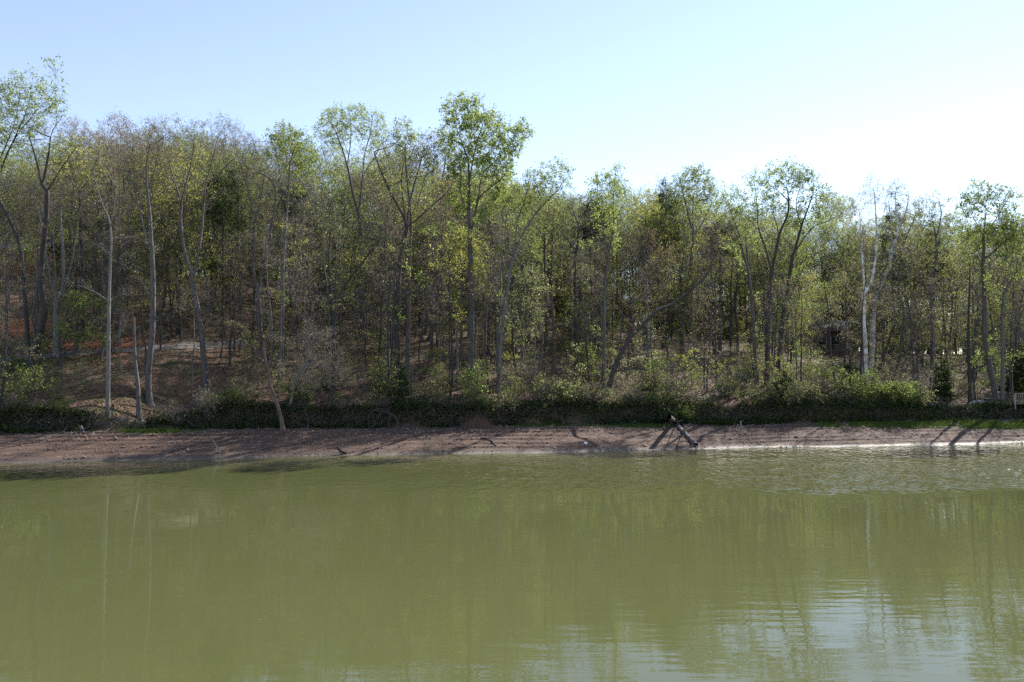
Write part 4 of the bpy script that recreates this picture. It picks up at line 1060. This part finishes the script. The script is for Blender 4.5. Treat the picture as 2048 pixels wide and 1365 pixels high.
# white ball washed up on the mud
c = ground_at(1171, 889)
import bmesh
bm = bmesh.new(); bmesh.ops.create_icosphere(bm, subdivisions=3, radius=.13)
for v in bm.verts: v.co.z *= .9; v.co.x *= 1.1
me = bpy.data.meshes.new('ball'); bm.to_mesh(me); bm.free(); me.materials.append(plain_mat('ball_white', (.8, .8, .78), .5, .1))
me.polygons.foreach_set('use_smooth', [True] * len(me.polygons))
o = bpy.data.objects.new('ball', me); COL.objects.link(o); o.location = (c[0], c[1], c[2] + .08)
tag(o, 'small white ball lying on the mud near the water', 'ball')

# ------------------------------------------------------------------ dock with railing, flower mound, bench
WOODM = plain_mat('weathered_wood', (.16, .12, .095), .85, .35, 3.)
WOODL = plain_mat('sunlit_wood', (.30, .24, .19), .85, .3, 3.)  # same dock wood, sunlight painted in as a paler tone
Dk = 78.0
def xw(px): return float(at(px, 800, Dk)[0])
zr, zd = float(at(2000, 788, Dk)[2]), float(at(2000, 805, Dk)[2])
dock = empty('wooden_dock', (xw(2010), Dk, zd)); tag(dock, 'dark wooden dock with a picket railing at the edge of the bank', 'dock')
ox, oy, oz = xw(2010), Dk, zd
x0, x1 = xw(1974) - ox, xw(2110) - ox
b = Boxes()
nb = int((x1 - x0) / .16)
for i in range(nb):
    b.box(x0 + i * .16, x0 + i * .16 + .145, -.2, 3.0, -.04, 0)
b.box(x0, x1, -.16, -.10, -.22, -.045); b.box(x0, x1, 2.8, 2.88, -.22, -.045)
b.build('deck', WOODM, dock)
b = Boxes(); b.box(x0, x1, 2.86, 2.98, zr - zd - .05, zr - zd); b.box(x0, x1, 2.90, 2.96, .12, .2)
x = x0 + .12
while x < x1: b.box(x, x + .04, 2.91, 2.95, .2, zr - zd - .05); x += .16
b.build('railing', WOODM, dock)
xa = xw(2024) - ox
b = Boxes(); b.box(xa + .05, x1, -.26, -.12, zr - zd, zr - zd + .05); b.box(xa + .05, x1, -.22, -.16, .10, .18)
x = xa + .28
while x < x1: b.box(x, x + .05, -.215, -.165, .18, zr - zd); x += .2
b.build('railing', WOODL, dock)
for pxp in (2003, 2026, 2050, 2085):
    xx = xw(pxp) - ox; zg = hz(xx + ox, oy - .2) - oz - .3
    b = Boxes(); b.box(xx - .07, xx + .07, -.34, -.21, zg, zr - zd + (.0 if pxp > 2020 else -.68)); b.build('post', WOODL if pxp == 2026 else WOODM, dock)
for pxp in (1980, 2015, 2050):
    xx = xw(pxp) - ox; zg = hz(xx + ox, oy + 2.9) - oz - .3
    b = Boxes(); b.box(xx - .06, xx + .06, 2.99, 3.1, min(zg, -.3), zr - zd); b.build('post', WOODM, dock)
# low plank bench left of the dock
G = ground_on_column(1984, 10.2)
bench = empty('plank_bench', G); tag(bench, 'low grey plank bench between the flower mound and the dock', 'bench')
b = Boxes()
for j in range(3): b.box(-.85, .85, -.28 + j * .19, -.11 + j * .19, .42, .46)
b.build('seat', plain_mat('bench_plank', (.42, .40, .38), .8, .2), bench)
for sx_ in (-.65, .65):
    b = Boxes(); b.box(sx_ - .05, sx_ + .05, -.22, .22, -.2, .42); b.build('leg', WOODM, bench)
G = ground_on_column(1957, 9.8)
rg = np.random.default_rng(77)
fm = empty('flower_mound', G); tag(fm, 'low mound of pale blue flowers on the bank left of the dock', 'flowers')
q = ellipsoid(1500, np.zeros(3), np.array([1.0, .5, .45]), rg, .3); q[:, 2] = np.abs(q[:, 2])
V, F = leaf_quads(q, norm(rg.normal(0, 1, q.shape)), rg.uniform(.05, .13, len(q)), rg, .7); mesh_obj('leaves', V, [F], LEAF['shade'], fm)
q = ellipsoid(900, np.zeros(3), np.array([1.05, .52, .5]), rg, .08); q = q[q[:, 2] > .02]
V, F = leaf_quads(q, norm(rg.normal(0, 1, q.shape)), rg.uniform(.05, .10, len(q)), rg, .95, .05); mesh_obj('blossoms', V, [F], LEAF['flower'], fm)

# ------------------------------------------------------------------ houses half hidden by the wood
def house(px, py_base, D, w, h, dep, rz, wallm, roofm, label, ov=.7, pitch=.45, windows=((-.25, .5), (.2, .5)), trim=None):
    c = at(px, py_base, D); c[2] = hz(c[0], c[1] + dep / 2)
    r = empty('house', c); r.rotation_euler = (0, 0, rz); tag(r, label, 'house')
    b = Boxes(); b.box(-w / 2, w / 2, 0, dep, -2.5, h); b.build('wall', wallm, r)
    rf = Boxes(); zt = h + pitch * (dep / 2 + ov); y0, ym, y1 = -ov, dep / 2, dep + ov; xa, xb = -w / 2 - ov, w / 2 + ov; e = h + .004
    rf.hexa([(xa, y0, e), (xb, y0, e), (xb, ym, zt), (xa, ym, zt), (xa, y0, e + .18), (xb, y0, e + .18), (xb, ym, zt + .18), (xa, ym, zt + .18)])
    rf.hexa([(xa, y1, e), (xa, ym + .003, zt), (xb, ym + .003, zt), (xb, y1, e), (xa, y1, e + .18), (xa, ym + .003, zt + .18), (xb, ym + .003, zt + .18), (xb, y1, e + .18)])
    rf.build('roof', roofm, r)
    for (fx, fz) in windows:
        x = fx * w; z = fz * h
        b = Boxes(); 
        for (p, q, s, u) in ((-.62, -.52, -.6, .6), (.52, .62, -.6, .6)): b.box(x + p, x + q, -.05, .02, z + s, z + u)
        b.box(x - .52, x + .52, -.05, .02, z + .5, z + .6); b.box(x - .52, x + .52, -.05, .02, z - .6, z - .5)
        f = b.build('window', trim, r)
        b = Boxes(); b.box(x - .52, x + .52, -.02, .01, z - .5, z + .5); b.build('pane', GLASSM, f)
    return r
def glass():
    m, N, L, out = new_mat('window_glass')
    b = N('ShaderNodeBsdfPrincipled', Roughness=.05); b.inputs['Base Color'].default_value = (.02, .025, .03, 1); L(b.outputs['BSDF'], out.inputs['Surface']); return m
GLASSM = glass()
house(10, 600, 100, 9, 2.6, 6, .05, plain_mat('brick_red', (.24, .09, .05), .9, .3, 9.), plain_mat('roof_grey', (.17, .17, .18), .8, .25, 5.), 'brick house with a low grey roof half hidden among the left trees', trim=plain_mat('trim_brown', (.12, .09, .07)))
house(1632, 650, 118, 8, 2.7, 6, -.5, plain_mat('siding_brown', (.10, .075, .06), .9, .3, 4.), plain_mat('roof_brown', (.10, .075, .07), .8, .25, 5.), 'brown cabin with a dark sloping roof hidden behind the wood on the right', trim=plain_mat('trim_white', (.3, .29, .27)), windows=((.1, .5), (.33, .5), (-.3, .5)))

# ------------------------------------------------------------------ light, sky, camera
SUN_AZ, SUN_EL = 40., 40.
sd = Vector((math.sin(R(SUN_AZ)) * math.cos(R(SUN_EL)), math.cos(R(SUN_AZ)) * math.cos(R(SUN_EL)), math.sin(R(SUN_EL))))
sl = bpy.data.lights.new('sun', 'SUN'); sl.energy = 5.0; sl.angle = R(.53); sl.color = (1, .95, .87)
so = bpy.data.objects.new('sun', sl); COL.objects.link(so); so.rotation_euler = (-sd).to_track_quat('-Z', 'Y').to_euler(); so.location = (60, 60, 80)
W = bpy.data.worlds.new('World'); SC.world = W; W.use_nodes = True
nt = W.node_tree; bg = nt.nodes['Background']
sky = nt.nodes.new('ShaderNodeTexSky'); sky.sky_type = 'NISHITA'; sky.sun_disc = False
sky.sun_elevation = R(SUN_EL); sky.sun_rotation = R(SUN_AZ); sky.air_density = 1.0; sky.dust_density = .04; sky.ozone_density = 1.0; sky.altitude = 150
hs = nt.nodes.new('ShaderNodeHueSaturation'); hs.inputs['Saturation'].default_value = .86; hs.inputs['Hue'].default_value = .507
nt.links.new(sky.outputs['Color'], hs.inputs['Color']); nt.links.new(hs.outputs['Color'], bg.inputs['Color']); bg.inputs['Strength'].default_value = .12

cam = bpy.data.cameras.new('camera'); cam.sensor_width = 36; cam.lens = FPX / 2048 * 36; cam.clip_end = 6000; cam.clip_start = .5
co = bpy.data.objects.new('camera', cam); COL.objects.link(co); co.location = (0, 0, HC); co.rotation_euler = (R(90) + PITCH, 0, 0)
SC.camera = co
SC.view_settings.view_transform = 'Standard'; SC.view_settings.look = 'None'; SC.view_settings.gamma = 1; SC.view_settings.exposure = 1.0
SC.render.engine = 'CYCLES'
cy = SC.cycles
cy.max_bounces = 6; cy.diffuse_bounces = 3; cy.glossy_bounces = 3; cy.transmission_bounces = 3; cy.use_denoising = False
print('trees placed', len(pts), 'objects', len(bpy.data.objects))
